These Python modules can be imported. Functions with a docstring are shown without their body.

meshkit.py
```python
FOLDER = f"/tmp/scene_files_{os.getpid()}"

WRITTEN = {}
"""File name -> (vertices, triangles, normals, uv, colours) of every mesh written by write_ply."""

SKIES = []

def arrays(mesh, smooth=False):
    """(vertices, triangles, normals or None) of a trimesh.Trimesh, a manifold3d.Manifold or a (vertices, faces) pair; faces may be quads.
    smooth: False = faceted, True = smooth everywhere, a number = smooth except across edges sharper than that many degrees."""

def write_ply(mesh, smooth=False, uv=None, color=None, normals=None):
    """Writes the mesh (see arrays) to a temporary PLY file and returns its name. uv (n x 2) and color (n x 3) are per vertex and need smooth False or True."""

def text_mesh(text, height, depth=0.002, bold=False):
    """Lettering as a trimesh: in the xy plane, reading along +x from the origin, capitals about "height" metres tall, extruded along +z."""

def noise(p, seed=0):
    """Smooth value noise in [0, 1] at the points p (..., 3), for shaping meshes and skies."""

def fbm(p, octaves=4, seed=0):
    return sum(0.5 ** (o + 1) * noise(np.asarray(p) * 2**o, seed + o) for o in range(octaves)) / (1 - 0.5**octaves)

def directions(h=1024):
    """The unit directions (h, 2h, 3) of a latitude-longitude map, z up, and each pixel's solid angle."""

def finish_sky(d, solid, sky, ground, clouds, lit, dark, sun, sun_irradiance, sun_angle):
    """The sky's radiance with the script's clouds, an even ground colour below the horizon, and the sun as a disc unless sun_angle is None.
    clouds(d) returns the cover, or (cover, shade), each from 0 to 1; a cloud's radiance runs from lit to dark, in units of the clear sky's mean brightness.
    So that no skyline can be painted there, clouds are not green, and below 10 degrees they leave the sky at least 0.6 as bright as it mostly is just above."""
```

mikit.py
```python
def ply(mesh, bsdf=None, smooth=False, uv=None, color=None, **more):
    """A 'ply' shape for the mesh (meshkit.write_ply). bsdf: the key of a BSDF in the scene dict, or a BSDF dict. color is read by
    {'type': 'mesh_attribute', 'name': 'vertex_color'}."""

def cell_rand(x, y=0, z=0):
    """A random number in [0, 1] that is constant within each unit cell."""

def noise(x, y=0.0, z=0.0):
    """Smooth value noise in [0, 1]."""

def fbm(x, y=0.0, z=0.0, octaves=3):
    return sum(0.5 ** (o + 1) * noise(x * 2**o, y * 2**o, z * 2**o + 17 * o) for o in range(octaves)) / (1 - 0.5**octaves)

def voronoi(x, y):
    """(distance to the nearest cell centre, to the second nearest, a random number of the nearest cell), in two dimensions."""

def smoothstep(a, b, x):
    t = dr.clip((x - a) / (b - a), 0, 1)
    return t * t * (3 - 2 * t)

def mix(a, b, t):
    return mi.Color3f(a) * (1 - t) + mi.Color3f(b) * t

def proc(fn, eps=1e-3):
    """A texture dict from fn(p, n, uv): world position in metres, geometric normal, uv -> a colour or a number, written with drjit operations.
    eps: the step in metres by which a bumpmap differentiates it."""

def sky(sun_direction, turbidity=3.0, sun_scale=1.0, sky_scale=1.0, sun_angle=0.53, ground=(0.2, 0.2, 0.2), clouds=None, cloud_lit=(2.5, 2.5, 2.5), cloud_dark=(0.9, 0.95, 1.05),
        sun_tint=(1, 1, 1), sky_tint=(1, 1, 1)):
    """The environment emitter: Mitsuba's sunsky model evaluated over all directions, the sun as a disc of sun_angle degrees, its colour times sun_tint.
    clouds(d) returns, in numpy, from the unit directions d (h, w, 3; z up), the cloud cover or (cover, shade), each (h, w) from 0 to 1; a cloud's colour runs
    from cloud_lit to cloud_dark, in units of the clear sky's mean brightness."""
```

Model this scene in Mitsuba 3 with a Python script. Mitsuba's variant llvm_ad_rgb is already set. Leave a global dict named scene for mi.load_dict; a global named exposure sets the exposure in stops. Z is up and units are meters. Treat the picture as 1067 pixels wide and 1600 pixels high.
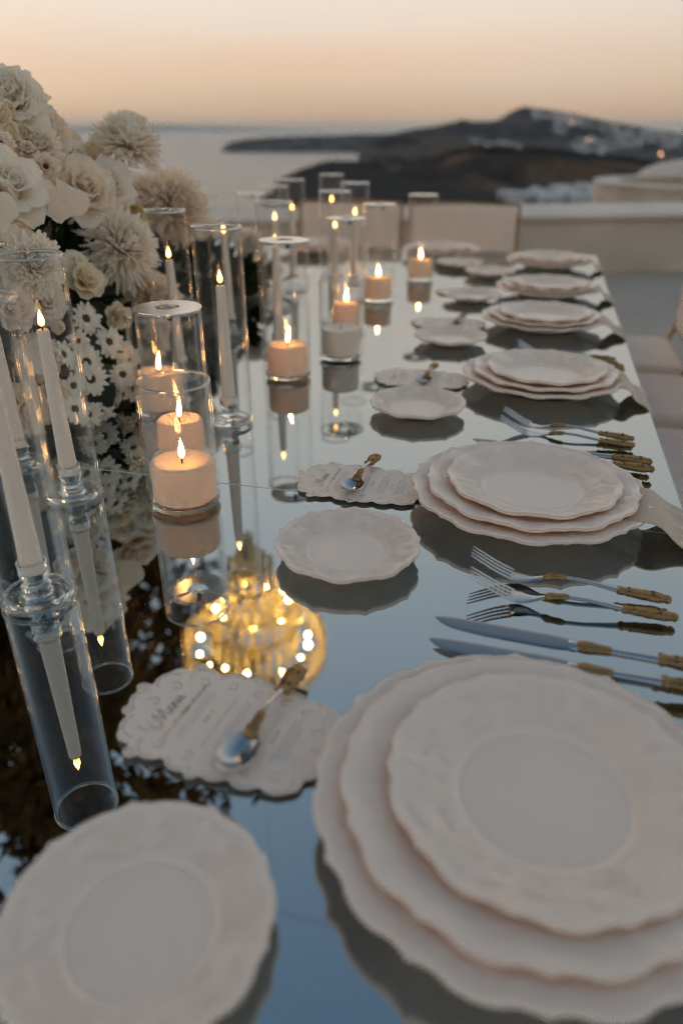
import math
import numpy as np
import trimesh
import mitsuba as mi
import drjit as dr
import mikit
import meshkit
import shapely
from shapely.geometry import Polygon, LineString, Point
from shapely.ops import unary_union
from scipy.interpolate import PchipInterpolator, CubicSpline

T = mi.ScalarTransform4f
PI = math.pi
rng = np.random.default_rng(7)
scene, labels = {}, {}

# ------------------------------------------------------------------ camera, sky, exposure
EYE = np.array([0.0, 0.0, 1.19])
PITCH, YAW = math.radians(27.5), math.radians(14.3)
LOOK = np.array([-math.sin(YAW) * math.cos(PITCH), math.cos(YAW) * math.cos(PITCH), -math.sin(PITCH)])
scene['camera'] = {'type': 'thinlens', 'fov': 49.78, 'fov_axis': 'x', 'aperture_radius': 0.0054, 'focus_distance': 0.93,
                   'near_clip': 0.02, 'far_clip': 400000.0,
                   'to_world': T().look_at(origin=EYE.tolist(), target=(EYE + LOOK).tolist(), up=[0, 0, 1])}
LEVEL = 2.0 ** 4.5                      # the dusk is this much darker than the picture; the exposure makes up for it
SUN_AZ, SUN_EL = math.radians(-60), math.radians(0.3)
SUN = (math.sin(SUN_AZ) * math.cos(SUN_EL), math.cos(SUN_AZ) * math.cos(SUN_EL), math.sin(SUN_EL))


def veil(d):
    """A thin high veil of dusk cloud: dense near the horizon, thinning upwards, pink where it is lowest, weaker away from the afterglow."""
    el = np.degrees(np.arcsin(np.clip(d[..., 2], -1, 1)))
    az = d[..., 0] * SUN[0] + d[..., 1] * SUN[1]
    az = az / np.maximum(np.hypot(d[..., 0], d[..., 1]), 1e-6)
    streak = meshkit.fbm(np.stack([d[..., 0] * 3.2, d[..., 1] * 3.2, d[..., 2] * 26], -1), 4, 3) - 0.5
    cover = PchipInterpolator([-91, 0, 4, 8, 13, 17, 22, 32, 49, 62, 91], [0.82, 0.82, 0.88, 0.84, 0.90, 0.86, 0.62, 0.29, 0.06, 0.01, 0.0])(el)
    cover = cover * np.interp(az, [-1, -0.2, 0.6, 1], [0.38, 0.6, 1.0, 0.9]) * (1 + 0.25 * streak)
    shade = PchipInterpolator([-91, 0, 1, 2.5, 4, 5.2, 6.6, 9, 91], [0.98, 0.98, 0.90, 0.72, 0.54, 0.36, 0.18, 0.03, 0.0])(el) + 0.5 * streak * np.exp(-np.abs(el - 3) / 4)
    smudge = np.exp(-((el - 1.9) / 0.75) ** 2) * np.clip(1.6 * meshkit.fbm(np.stack([d[..., 0] * 4 + 2, d[..., 1] * 4, d[..., 2] * 9], -1), 3, 12) - 0.55, 0, 1)
    cover = cover - 0.45 * smudge
    return np.clip(cover, 0, 1), np.clip(shade, 0, 1)


scene['sky_light'] = mikit.sky(SUN, turbidity=7, sun_scale=0.0, sky_scale=36.0 / LEVEL, sky_tint=(0.69, 0.95, 1.30), ground=(0.40, 0.38, 0.37),
                               clouds=veil, cloud_lit=(2.841, 2.457, 2.145), cloud_dark=(2.386, 1.392, 0.724))
exposure = 4.5

# ------------------------------------------------------------------ materials


def rgb(*c):
    return {'type': 'rgb', 'value': list(c)}


def mat(name, d):
    scene[name] = {**d, 'id': name} if False else d
    return name


def two(d):
    return {'type': 'twosided', 'bsdf': d}


def princ(base, rough=0.5, **k):
    b = base if isinstance(base, dict) else rgb(*base)
    return two({'type': 'principled', 'base_color': b, 'roughness': rough, **k})


def speckled(c, amount, scale):
    c = [float(v) for v in c]

    def fn(p, n, uv):
        f = 1 + amount * (mikit.fbm(p.x * scale, p.y * scale, p.z * scale) - 0.5)
        return mi.Color3f(c[0] * f, c[1] * f, c[2] * f)
    return mikit.proc(fn)


def embossed(p, n, uv):
    """Pressed lace of fanning leaves round the rim of a plate, in (lobe, radius)."""
    t = 2 * (uv.x - dr.floor(uv.x)) - 1
    w = (uv.y - 0.57) / 0.37
    env = mikit.smoothstep(0.0, 0.10, w) * (1 - mikit.smoothstep(0.90, 1.0, w))
    wob = mikit.fbm(uv.x * 5, uv.y * 16, 0.0, 2)
    vein = dr.sin(58 * (w + 0.42 * dr.abs(t)) + 9 * wob)
    cross = dr.sin(24 * (t * (1.3 - 0.5 * w)) + 26 * w * (1 - dr.abs(t)) + 7 * wob)
    side = mikit.smoothstep(0.40, 0.60, mikit.noise(uv.x * 4 + 3, uv.y * 17))
    return 0.00036 * env * (vein * side + cross * (1 - side))


mat('m_porcelain', {'type': 'bumpmap', 'arbitrary': mikit.proc(embossed, 2e-4), 'scale': 1.0,
                    'bsdf': {'type': 'principled', 'base_color': rgb(0.85, 0.685, 0.575), 'roughness': 0.28, 'specular': 0.28}})
def ripple(p, n, uv):
    return 0.00012 * mikit.fbm(p.x * 5, p.y * 5, 0.0, 2)


mat('m_mirror', two({'type': 'bumpmap', 'arbitrary': mikit.proc(ripple, 4e-3), 'scale': 1.0, 'bsdf': {'type': 'conductor', 'material': 'none', 'specular_reflectance': rgb(0.465, 0.505, 0.52)}}))
mat('m_glass_sheet', {'type': 'thindielectric', 'int_ior': 1.30})
mat('m_glass_film', {'type': 'thindielectric', 'int_ior': 1.17})
mat('m_glass', {'type': 'dielectric', 'int_ior': 1.5, 'specular_transmittance': rgb(0.97, 0.985, 0.985)})
mat('m_rim', {'type': 'blendbsdf', 'weight': 0.30, 'a': {'type': 'dielectric', 'int_ior': 1.6}, 'b': {'type': 'conductor', 'material': 'none', 'specular_reflectance': rgb(0.85, 0.85, 0.85)}})
mat('m_steel', two({'type': 'roughconductor', 'material': 'none', 'alpha': 0.05, 'specular_reflectance': rgb(0.47, 0.47, 0.475)}))
mat('m_blade', two({'type': 'roughconductor', 'material': 'none', 'alpha': 0.06, 'specular_reflectance': rgb(0.30, 0.30, 0.31)}))
mat('m_gold_smooth', two({'type': 'roughconductor', 'material': 'Au', 'alpha': 0.12, 'specular_reflectance': rgb(0.85, 0.85, 0.9)}))


def gold_relief(p, n, uv):
    return 0.0016 * mikit.fbm(p.x * 420, p.y * 420, p.z * 420)


mat('m_gold_chased', two({'type': 'bumpmap', 'arbitrary': mikit.proc(gold_relief, 2e-4), 'scale': 1.0,
                          'bsdf': {'type': 'roughconductor', 'material': 'none', 'alpha': 0.2, 'specular_reflectance': rgb(0.33, 0.205, 0.09)}}))
mat('m_gold_frame', two({'type': 'roughconductor', 'material': 'none', 'alpha': 0.25, 'specular_reflectance': rgb(0.42, 0.26, 0.11)}))
mat('m_dark_inlay', princ((0.02, 0.015, 0.01), 0.3))
mat('m_foil', two({'type': 'roughconductor', 'material': 'none', 'alpha': 0.18, 'specular_reflectance': rgb(0.80, 0.66, 0.52)}))
mat('m_copper_ink', two({'type': 'roughconductor', 'material': 'none', 'alpha': 0.25, 'specular_reflectance': rgb(0.62, 0.33, 0.16)}))
mat('m_silver_ink', two({'type': 'roughconductor', 'material': 'none', 'alpha': 0.22, 'specular_reflectance': rgb(0.5, 0.47, 0.44)}))
mat('m_card', princ((0.80, 0.655, 0.555), 0.5))
mat('m_ink', princ((0.03, 0.02, 0.016), 0.4))
mat('m_grey_ink', princ((0.27, 0.24, 0.23), 0.5))
mat('m_wax_glow', {'type': 'principledthin', 'base_color': rgb(0.92, 0.735, 0.57), 'roughness': 0.4, 'diff_trans': 0.85, 'spec_trans': 0.0, 'eta': 1.4})
mat('m_wax', princ((0.72, 0.59, 0.49), 0.34))
mat('m_wick', princ((0.02, 0.015, 0.012), 0.8))
mat('m_petal', {'type': 'principledthin', 'base_color': rgb(0.93, 0.82, 0.69), 'roughness': 0.6, 'diff_trans': 0.95, 'spec_trans': 0.0})
mat('m_petal_white', {'type': 'principledthin', 'base_color': rgb(0.95, 0.885, 0.79), 'roughness': 0.55, 'diff_trans': 0.95, 'spec_trans': 0.0})
mat('m_petal_cream', {'type': 'principledthin', 'base_color': rgb(0.91, 0.80, 0.62), 'roughness': 0.6, 'diff_trans': 0.9, 'spec_trans': 0.0})
mat('m_petal_yellow', {'type': 'principledthin', 'base_color': rgb(0.70, 0.56, 0.24), 'roughness': 0.6, 'diff_trans': 0.6, 'spec_trans': 0.0})
mat('m_flower_heart', princ((0.05, 0.035, 0.015), 0.8))
mat('m_green_heart', princ((0.34, 0.36, 0.13), 0.7))
mat('m_leaf', {'type': 'principledthin', 'base_color': rgb(0.022, 0.030, 0.012), 'roughness': 0.5, 'diff_trans': 0.4, 'spec_trans': 0.0})
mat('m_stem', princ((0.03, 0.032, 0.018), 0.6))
mat('m_olive_leaf', {'type': 'principledthin', 'base_color': rgb(0.16, 0.10, 0.045), 'roughness': 0.5, 'diff_trans': 0.5, 'spec_trans': 0.0})
mat('m_bark', princ(speckled((0.09, 0.065, 0.045), 1.0, 14), 0.9))


def linen(p, n, uv):
    w = 0.5 + 0.25 * dr.sin(p.x * 2200) + 0.25 * dr.sin(p.y * 2200)
    return mi.Color3f(0.56, 0.43, 0.33) * (0.92 + 0.1 * w)


mat('m_napkin', princ(mikit.proc(linen), 0.85, sheen=0.4))
mat('m_cushion', princ(speckled((0.76, 0.635, 0.55), 0.12, 40), 0.85, sheen=0.3))
mat('m_plaster', princ(speckled((0.55, 0.455, 0.385), 0.45, 2.2), 0.9))
mat('m_terrace', princ(speckled((0.34, 0.285, 0.24), 0.40, 1.7), 0.75))
mat('m_house', princ((0.56, 0.565, 0.58), 0.9))
mat('m_house_dark', princ((0.05, 0.055, 0.07), 0.4))
def patchy(c1, c2, scale, zs=1.0):
    def fn(p, n, uv):
        f = mikit.fbm(p.x * scale, p.y * scale, p.z * scale * zs, 4)
        return mikit.mix(mi.Color3f(*c1), mi.Color3f(*c2), mikit.smoothstep(0.40, 0.62, f)) * (0.7 + 0.6 * mikit.noise(p.x * scale * 9, p.y * scale * 9, p.z * scale * 9))
    return mikit.proc(fn)


mat('m_rock_far', princ(patchy((0.020, 0.020, 0.026), (0.062, 0.056, 0.055), 0.006, 3.0), 1.0))
mat('m_rock_mid', princ(patchy((0.026, 0.022, 0.020), (0.105, 0.082, 0.068), 0.011, 3.0), 1.0))
mat('m_rock_brown', princ(patchy((0.016, 0.012, 0.009), (0.085, 0.048, 0.028), 0.016), 1.0))
mat('m_scrub', princ(speckled((0.014, 0.011, 0.009), 1.0, 0.05), 1.0))


def waves(p, n, uv):
    return 0.06 * mikit.fbm(p.x * 0.02, p.y * 0.02, 0.0, 3)


mat('m_sea', two({'type': 'bumpmap', 'arbitrary': mikit.proc(waves, 2.0), 'scale': 1.0,
                  'bsdf': {'type': 'principled', 'base_color': rgb(0.02, 0.045, 0.06), 'roughness': 0.28, 'specular': 0.5}}))
mat('m_crystal', {'type': 'principledthin', 'base_color': rgb(0.93, 0.86, 0.68), 'roughness': 0.15, 'diff_trans': 1.0, 'spec_trans': 0.55, 'eta': 1.5})
mat('m_brass', two({'type': 'roughconductor', 'material': 'Au', 'alpha': 0.2, 'specular_reflectance': rgb(0.6, 0.58, 0.6)}))
mat('m_cable', princ((0.05, 0.05, 0.05), 0.5, metallic=0.5))
mat('m_frame_white', princ((0.55, 0.53, 0.50), 0.5))
mat('m_edge', princ((0.42, 0.47, 0.46), 0.15))
mat('m_lid', two({'type': 'roughconductor', 'material': 'none', 'alpha': 0.05, 'specular_reflectance': rgb(0.78, 0.77, 0.75)}))
mat('m_cork', princ((0.10, 0.055, 0.03), 0.8))

# ------------------------------------------------------------------ bookkeeping
seen = {}


def numbered(name):
    k = seen.get(name, 0)
    seen[name] = k + 1
    return name if k == 0 else f'{name}_{k:03d}'


def thing(name, label, cat=None, group=None, kind=None):
    key = numbered(name)
    e = {'label': label}
    if cat:
        e['category'] = cat
    if group:
        e['group'] = group
    if kind:
        e['kind'] = kind
    labels[key] = e
    return key


PLY = {}


def shape(mesh, bsdf, smooth=False, uv=None):
    return mikit.ply(mesh, bsdf, smooth=smooth, uv=uv)


def part(parent, name, d, at=None, **more):
    key = numbered(f'{parent}__{name}')
    scene[key] = {**d, **more}
    if at is not None:
        scene[key]['to_world'] = at
    return key


def whole(key, d, at=None):
    scene[key] = dict(d)
    if at is not None:
        scene[key]['to_world'] = at
    return key


def place(x, y, z, rz=0.0, s=1.0):
    t = T().translate([float(x), float(y), float(z)])
    if rz:
        t = t @ T().rotate([0, 0, 1], math.degrees(rz))
    if s != 1.0:
        t = t @ T().scale(s)
    return t


# ------------------------------------------------------------------ mesh helpers
def grid_faces(nr, nc, wrap=False):
    i, j = np.meshgrid(np.arange(nr - 1), np.arange(nc if wrap else nc - 1), indexing='ij')
    j2 = (j + 1) % nc
    return np.stack([i * nc + j, i * nc + j2, (i + 1) * nc + j2, (i + 1) * nc + j], -1).reshape(-1, 4)


def tri(q):
    q = np.asarray(q)
    return np.vstack([q[:, [0, 1, 2]], q[:, [0, 2, 3]]])


def mesh(v, f):
    f = np.asarray(f)
    if f.shape[1] == 4:
        f = tri(f)
    return trimesh.Trimesh(np.asarray(v, float), f, process=False)


def join(ms):
    return trimesh.util.concatenate(ms)


def lathe(profile, n=48):
    """Surface of revolution about z; the profile runs (r, z) so that normals point outward when z rises with the surface on the outside."""
    p = np.asarray(profile, float)
    a = np.arange(n) * 2 * PI / n
    v = np.stack([p[:, None, 0] * np.cos(a), p[:, None, 0] * np.sin(a), np.broadcast_to(p[:, None, 1], (len(p), n))], -1).reshape(-1, 3)
    return mesh(v, grid_faces(len(p), n, True))


def rbox(sx, sy, sz, r, c=(0, 0, 0), sub=1):
    s = trimesh.creation.icosphere(subdivisions=sub, radius=r)
    pts = np.vstack([s.vertices + [x * (sx / 2 - r), y * (sy / 2 - r), z * (sz / 2 - r)] for x in (-1, 1) for y in (-1, 1) for z in (-1, 1)])
    m = trimesh.convex.convex_hull(pts)
    m.apply_translation(c)
    return m


def box(x0, x1, y0, y1, z0, z1):
    m = trimesh.creation.box(extents=[x1 - x0, y1 - y0, z1 - z0])
    m.apply_translation([(x0 + x1) / 2, (y0 + y1) / 2, (z0 + z1) / 2])
    return m


def tube(points, radii, n=8, cap=True):
    p = np.asarray(points, float)
    r = np.broadcast_to(np.asarray(radii, float), (len(p),))
    t = np.gradient(p, axis=0)
    t /= np.linalg.norm(t, axis=1, keepdims=True) + 1e-12
    ref = np.array([0, 0, 1.0]) if abs(t[:, 2]).mean() < 0.8 else np.array([1.0, 0, 0])
    a = np.cross(t, ref)
    a /= np.linalg.norm(a, axis=1, keepdims=True) + 1e-12
    b = np.cross(t, a)
    ang = np.arange(n) * 2 * PI / n
    v = p[:, None] + r[:, None, None] * (np.cos(ang)[None, :, None] * a[:, None] + np.sin(ang)[None, :, None] * b[:, None])
    v = v.reshape(-1, 3)
    f = tri(grid_faces(len(p), n, True))
    if cap:
        m = len(v)
        v = np.vstack([v, p[:1], p[-1:]])
        k = np.arange(n)
        k2 = (k + 1) % n
        f = np.vstack([f, np.stack([k2, k, k * 0 + m], 1), np.stack([(len(p) - 1) * n + k, (len(p) - 1) * n + k2, k * 0 + m + 1], 1)])
    m = trimesh.Trimesh(v, f, process=False)
    m.fix_normals()
    return m


def loft(sections, n=12, power=2.0):
    """Sections (x, y, z, half width in y, half thickness in z) along x: a closed superelliptic bar."""
    s = np.asarray(sections, float)
    ang = np.arange(n) * 2 * PI / n
    cy = np.sign(np.cos(ang)) * np.abs(np.cos(ang)) ** (2 / power)
    cz = np.sign(np.sin(ang)) * np.abs(np.sin(ang)) ** (2 / power)
    v = np.stack([np.broadcast_to(s[:, None, 0], (len(s), n)), s[:, None, 1] + s[:, None, 3] * cy, s[:, None, 2] + s[:, None, 4] * cz], -1).reshape(-1, 3)
    f = tri(grid_faces(len(s), n, True))
    m = len(v)
    v = np.vstack([v, s[:1, :3], s[-1:, :3]])
    k = np.arange(n)
    k2 = (k + 1) % n
    f = np.vstack([f, np.stack([k2, k, k * 0 + m], 1), np.stack([(len(s) - 1) * n + k, (len(s) - 1) * n + k2, k * 0 + m + 1], 1)])
    out = trimesh.Trimesh(v, f, process=False)
    out.fix_normals()
    return out


def resample(keys, n):
    keys = np.asarray(keys, float)
    x = np.linspace(keys[0, 0], keys[-1, 0], n)
    from scipy.interpolate import PchipInterpolator
    return np.column_stack([x] + [PchipInterpolator(keys[:, 0], keys[:, k])(x) for k in range(1, keys.shape[1])])


def extrude(poly, depth, z=0.0):
    ms = []
    for g in getattr(poly, 'geoms', [poly]):
        if g.area > 1e-10:
            m = trimesh.creation.extrude_polygon(g, depth, engine='earcut')
            m.apply_translation([0, 0, z])
            ms.append(m)
    return join(ms)


def orient(d, up_hint=(0.13, 0.21, 1.0)):
    """Rotation matrix whose z axis is d."""
    z = np.asarray(d, float) / np.linalg.norm(d)
    x = np.cross(up_hint, z)
    x /= np.linalg.norm(x)
    return np.column_stack([x, np.cross(z, x), z])


# ------------------------------------------------------------------ the setting: sea, far land, terrace
ZT = 0.75


def ridge(pts, width_front, width_back, zbase, amp, ncol, nf, nb, freq, seed, power=0.8):
    """A ridge of land: crest points (x, y, z), a slope towards the viewer and one behind, both worn by noise. Returns the mesh and its vertex grid."""
    p = np.asarray(pts, float)
    u = np.linspace(0, len(p) - 1, ncol)
    c = np.column_stack([np.interp(u, np.arange(len(p)), p[:, k]) for k in range(3)])
    D = np.linalg.norm(c[:, :2], axis=1)
    rad = c[:, :2] / D[:, None]
    s = np.concatenate([-np.linspace(1, 0, nf), np.linspace(0, 1, nb)[1:]])
    w = np.where(s < 0, width_front, width_back)
    xy = c[None, :, :2] + rad[None] * (s * w)[:, None, None]
    fall = np.abs(s) ** power
    z = c[None, :, 2] * (1 - fall[:, None]) + zbase * fall[:, None]
    q = np.stack([xy[..., 0] * freq, xy[..., 1] * freq, z * 0], -1)
    z = z + amp * (meshkit.fbm(q, 5, seed) - 0.5) * (0.12 + np.sin(np.clip(np.abs(s), 0, 1) * PI) ** 0.6)[:, None]
    v = np.concatenate([xy, z[..., None]], -1)
    return mesh(v.reshape(-1, 3), grid_faces(len(s), ncol)[:, ::-1]), v


sea = thing('sea', 'calm pale grey sea stretching to the horizon', kind='structure')
whole(sea, {'type': 'disk', 'bsdf': {'type': 'ref', 'id': 'm_sea'}}, T().translate([0, 0, -200]) @ T().scale([150000, 150000, 1]))

LAND = {
    'far_island': ([(-49725, 72675, -170), (-48458, 73527, -35), (-46094, 75033, 249), (-43413, 76612, 139), (-40004, 78448, 490), (-36504, 80138, 319), (-30369, 82657, 142), (-25900, 84164, -65), (-22637, 85100, -170)],
                   4000, 6000, -205, 110, 120, 10, 6, 0.0003, 1, 'm_rock_far', 'low hazy blue island chain on the far horizon'),
    'headland': ([(-3314, 7936, -196), (-3282, 7949, -156), (-3231, 7970, -120), (-3094, 8025, -91), (-2783, 8137, -67), (-2339, 8276, -56), (-1823, 8404, -44), (-1303, 8500, -26)],
                 350, 900, -205, 60, 110, 12, 6, 0.003, 2, 'm_rock_far', 'long dark flat topped headland reaching into the sea'),
    'mountain': ([(-1135, 4870, -70), (-1041, 4890, -42), (-834, 4930, -4), (-647, 4958, 23), (-575, 4966, 38), (-536, 4971, 53), (-468, 4978, 43), (-331, 4989, 46), (-290, 4991, 66), (-244, 4994, 95), (-174, 4997, 118), (-27, 5000, 101), (119, 4998, 78), (264, 4993, 48), (476, 4977, 15), (706, 4950, -23), (982, 4903, -75), (1400, 4800, -120)],
                  1100, 1500, -205, 105, 170, 26, 8, 0.005, 3, 'm_rock_far', 'dark mountain with a peaked crest and a white town on its right flank'),
    'cliff': ([(-600, 2530, -190), (-566, 2538, -110), (-554, 2540, -65), (-531, 2545, -36), (-492, 2553, -20), (-414, 2567, -12), (-315, 2581, -18), (-245, 2588, -32), (-137, 2596, -37), (-59, 2599, -45), (78, 2599, -76), (267, 2586, -102), (528, 2546, -120), (900, 2480, -150)],
              260, 700, -205, 75, 130, 18, 6, 0.014, 4, 'm_rock_mid', 'grey brown sea cliff below the mountain'),
    'slope': ([(-300, 1165, -100), (-235, 1177, -61), (-198, 1183, -46), (-153, 1190, -34), (-112, 1195, -24), (-54, 1199, -23), (-9, 1200, -24), (35, 1199, -28), (87, 1197, -34), (147, 1191, -40), (178, 1187, -46), (252, 1173, -58), (420, 1130, -70)],
              560, 300, -150, 44, 120, 20, 6, 0.02, 5, 'm_rock_brown', 'rust brown scrubby hillside in front of the mountain'),
    'hillside': ([(-172, 470, -60), (-168, 471, -38), (-165, 472, -33), (-162, 473, -27), (-148, 478, -20.5), (-132, 482, -16), (-113, 487, -16), (-98, 490, -20), (-74, 494, -26), (-43, 498, -31), (-12, 500, -33), (10, 500, -31), (37, 499, -31), (66, 495, -35), (110, 488, -41), (160, 475, -46)],
                 300, 140, -44, 6, 110, 16, 5, 0.05, 6, 'm_scrub', 'near black scrub hillside just beyond the terrace'),
}
GRID = {}
for nm, (pts, wf, wb, zb, amp, nc, nf, nb, fq, sd, mt, lab) in LAND.items():
    m, GRID[nm] = ridge(pts, wf, wb, zb, amp, nc, nf, nb, fq, sd)
    whole(thing(nm, lab, kind='structure'), shape(m, mt, True))

terrace = thing('terrace_floor', 'smooth grey plaster terrace floor', kind='structure')
whole(terrace, shape(box(-9, 9, -9, 9.4, -0.4, 0), 'm_terrace'))
below = thing('ground', 'rocky ground carrying the terrace', kind='structure')
gx = np.linspace(-260, 260, 60)
gy = np.linspace(-260, 330, 60)
X, Y = np.meshgrid(gx, gy)
Z = -3.0 - np.maximum(0, np.hypot(X, Y) - 14) * 0.135 + 2 * (meshkit.fbm(np.stack([X * 0.03, Y * 0.03, X * 0], -1), 4, 9) - 0.5)
whole(below, shape(mesh(np.stack([X, Y, Z], -1).reshape(-1, 3), grid_faces(60, 60)), 'm_scrub', True))

# low wall at the end of the terrace, its back part a wide flat cap
wall = thing('terrace_wall', 'low white plaster wall closing the terrace behind the table', 'wall')
WA, WD = np.array([-0.1, 7.19]), np.array([1.44, 0.57]) / math.hypot(1.44, 0.57)
WN = np.array([-WD[1], WD[0]])
ang = math.atan2(WD[1], WD[0])
t_wall = T().translate([WA[0], WA[1], 0]) @ T().rotate([0, 0, 1], math.degrees(ang))
part(wall, 'body', shape(rbox(8.4, 1.0, 0.47, 0.02, (1.4, 0.5, 0.231)), 'm_plaster', 40), t_wall)
part(wall, 'cap', shape(rbox(8.5, 1.12, 0.05, 0.022, (1.4, 0.5, 0.492), 2), 'm_plaster', 40), t_wall)

cw = thing('curved_wall', 'rounded white parapet wall of the neighbouring terrace beyond the low wall', 'wall')
a = np.linspace(PI * 0.5, PI * 1.35, 28)
path = np.vstack([[(4.8, 13.6)], np.column_stack([2.3 + 1.5 * np.cos(a) * 1.0, 12.1 + 1.5 * np.sin(a)]), [(4.9, 10.35)]])
ring = LineString(path).buffer(0.13, cap_style=2)
part(cw, 'body', shape(extrude(ring, 1.7, -1.2), 'm_plaster', 35))
part(cw, 'coping', shape(extrude(LineString(path).buffer(0.155, cap_style=2), 0.05, 0.503), 'm_plaster', 35))

chapel = thing('domed_building', 'white plastered building with a low dome behind the curved parapet', 'building')
part(chapel, 'wall', shape(rbox(5.0, 4.0, 4.0, 0.15, (4.4, 21.4, -2.2)), 'm_plaster', 40))
dome = lathe([(2.05 * math.cos(t) ** 0.6, 0.78 * math.sin(t)) for t in np.linspace(0, PI / 2 - 0.001, 12)], 36)
part(chapel, 'dome', shape(dome, 'm_plaster', True), place(4.0, 21.2, -0.22))


# ------------------------------------------------------------------ houses
def surface(nm, x, y):
    """Height of the named land at (x, y), from its nearest vertices."""
    v = GRID[nm].reshape(-1, 3)
    d = np.hypot(v[:, 0] - x, v[:, 1] - y)
    k = np.argsort(d)[:4]
    w = 1 / (d[k] + 1e-3)
    return float((v[k, 2] * w).sum() / w.sum())


house_box = shape(box(-0.5, 0.5, -0.5, 0.5, -0.6, 1.0), 'm_house')
house_step = shape(join([box(-0.5, 0.5, -0.5, 0.5, -0.6, 0.7), box(-0.5, 0.05, -0.1, 0.48, 0.705, 1.1)]), 'm_house')
hr = np.random.default_rng(21)
v = GRID['mountain']
nrow, ncol = 26, v.shape[1]
placed = 0
while placed < 260:
    u = hr.uniform(0.61, 0.93)
    s = hr.uniform(0.02, 0.62)
    # the town is dense along the crest and in two bands down the flank
    if meshkit.fbm(np.array([u * 16, s * 7, 0.3]), 3, 5) < 0.50 and s > 0.10:
        continue
    if s > 0.12 and u < 0.66 and s < 0.4:
        continue
    i, j = int((1 - s) * (nrow - 1)), int(u * (ncol - 1))
    x, y, z = v[i, j]
    x += hr.uniform(-12, 12)
    y += hr.uniform(-12, 12)
    k = thing('white_house', 'tiny white house of the distant hillside town on the dark mountain', 'house', 'white houses of the distant hillside town')
    sx, sy, sz = hr.uniform(12, 28), hr.uniform(10, 18), hr.uniform(7, 13)
    whole(k, house_box if hr.random() < 0.6 else house_step, T().translate([float(x), float(y), float(z) + 1]) @ T().rotate([0, 0, 1], hr.uniform(-30, 30)) @ T().scale([sx, sy, sz]))
    placed += 1
NTH = ['leftmost', 'second from left', 'third from left', 'fourth from left', 'fifth from left', 'sixth from left', 'seventh from left', 'eighth from left', 'ninth from left', 'tenth from left',
       'eleventh from left', 'twelfth from left', 'thirteenth from left', 'fourteenth from left', 'rightmost']
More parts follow.
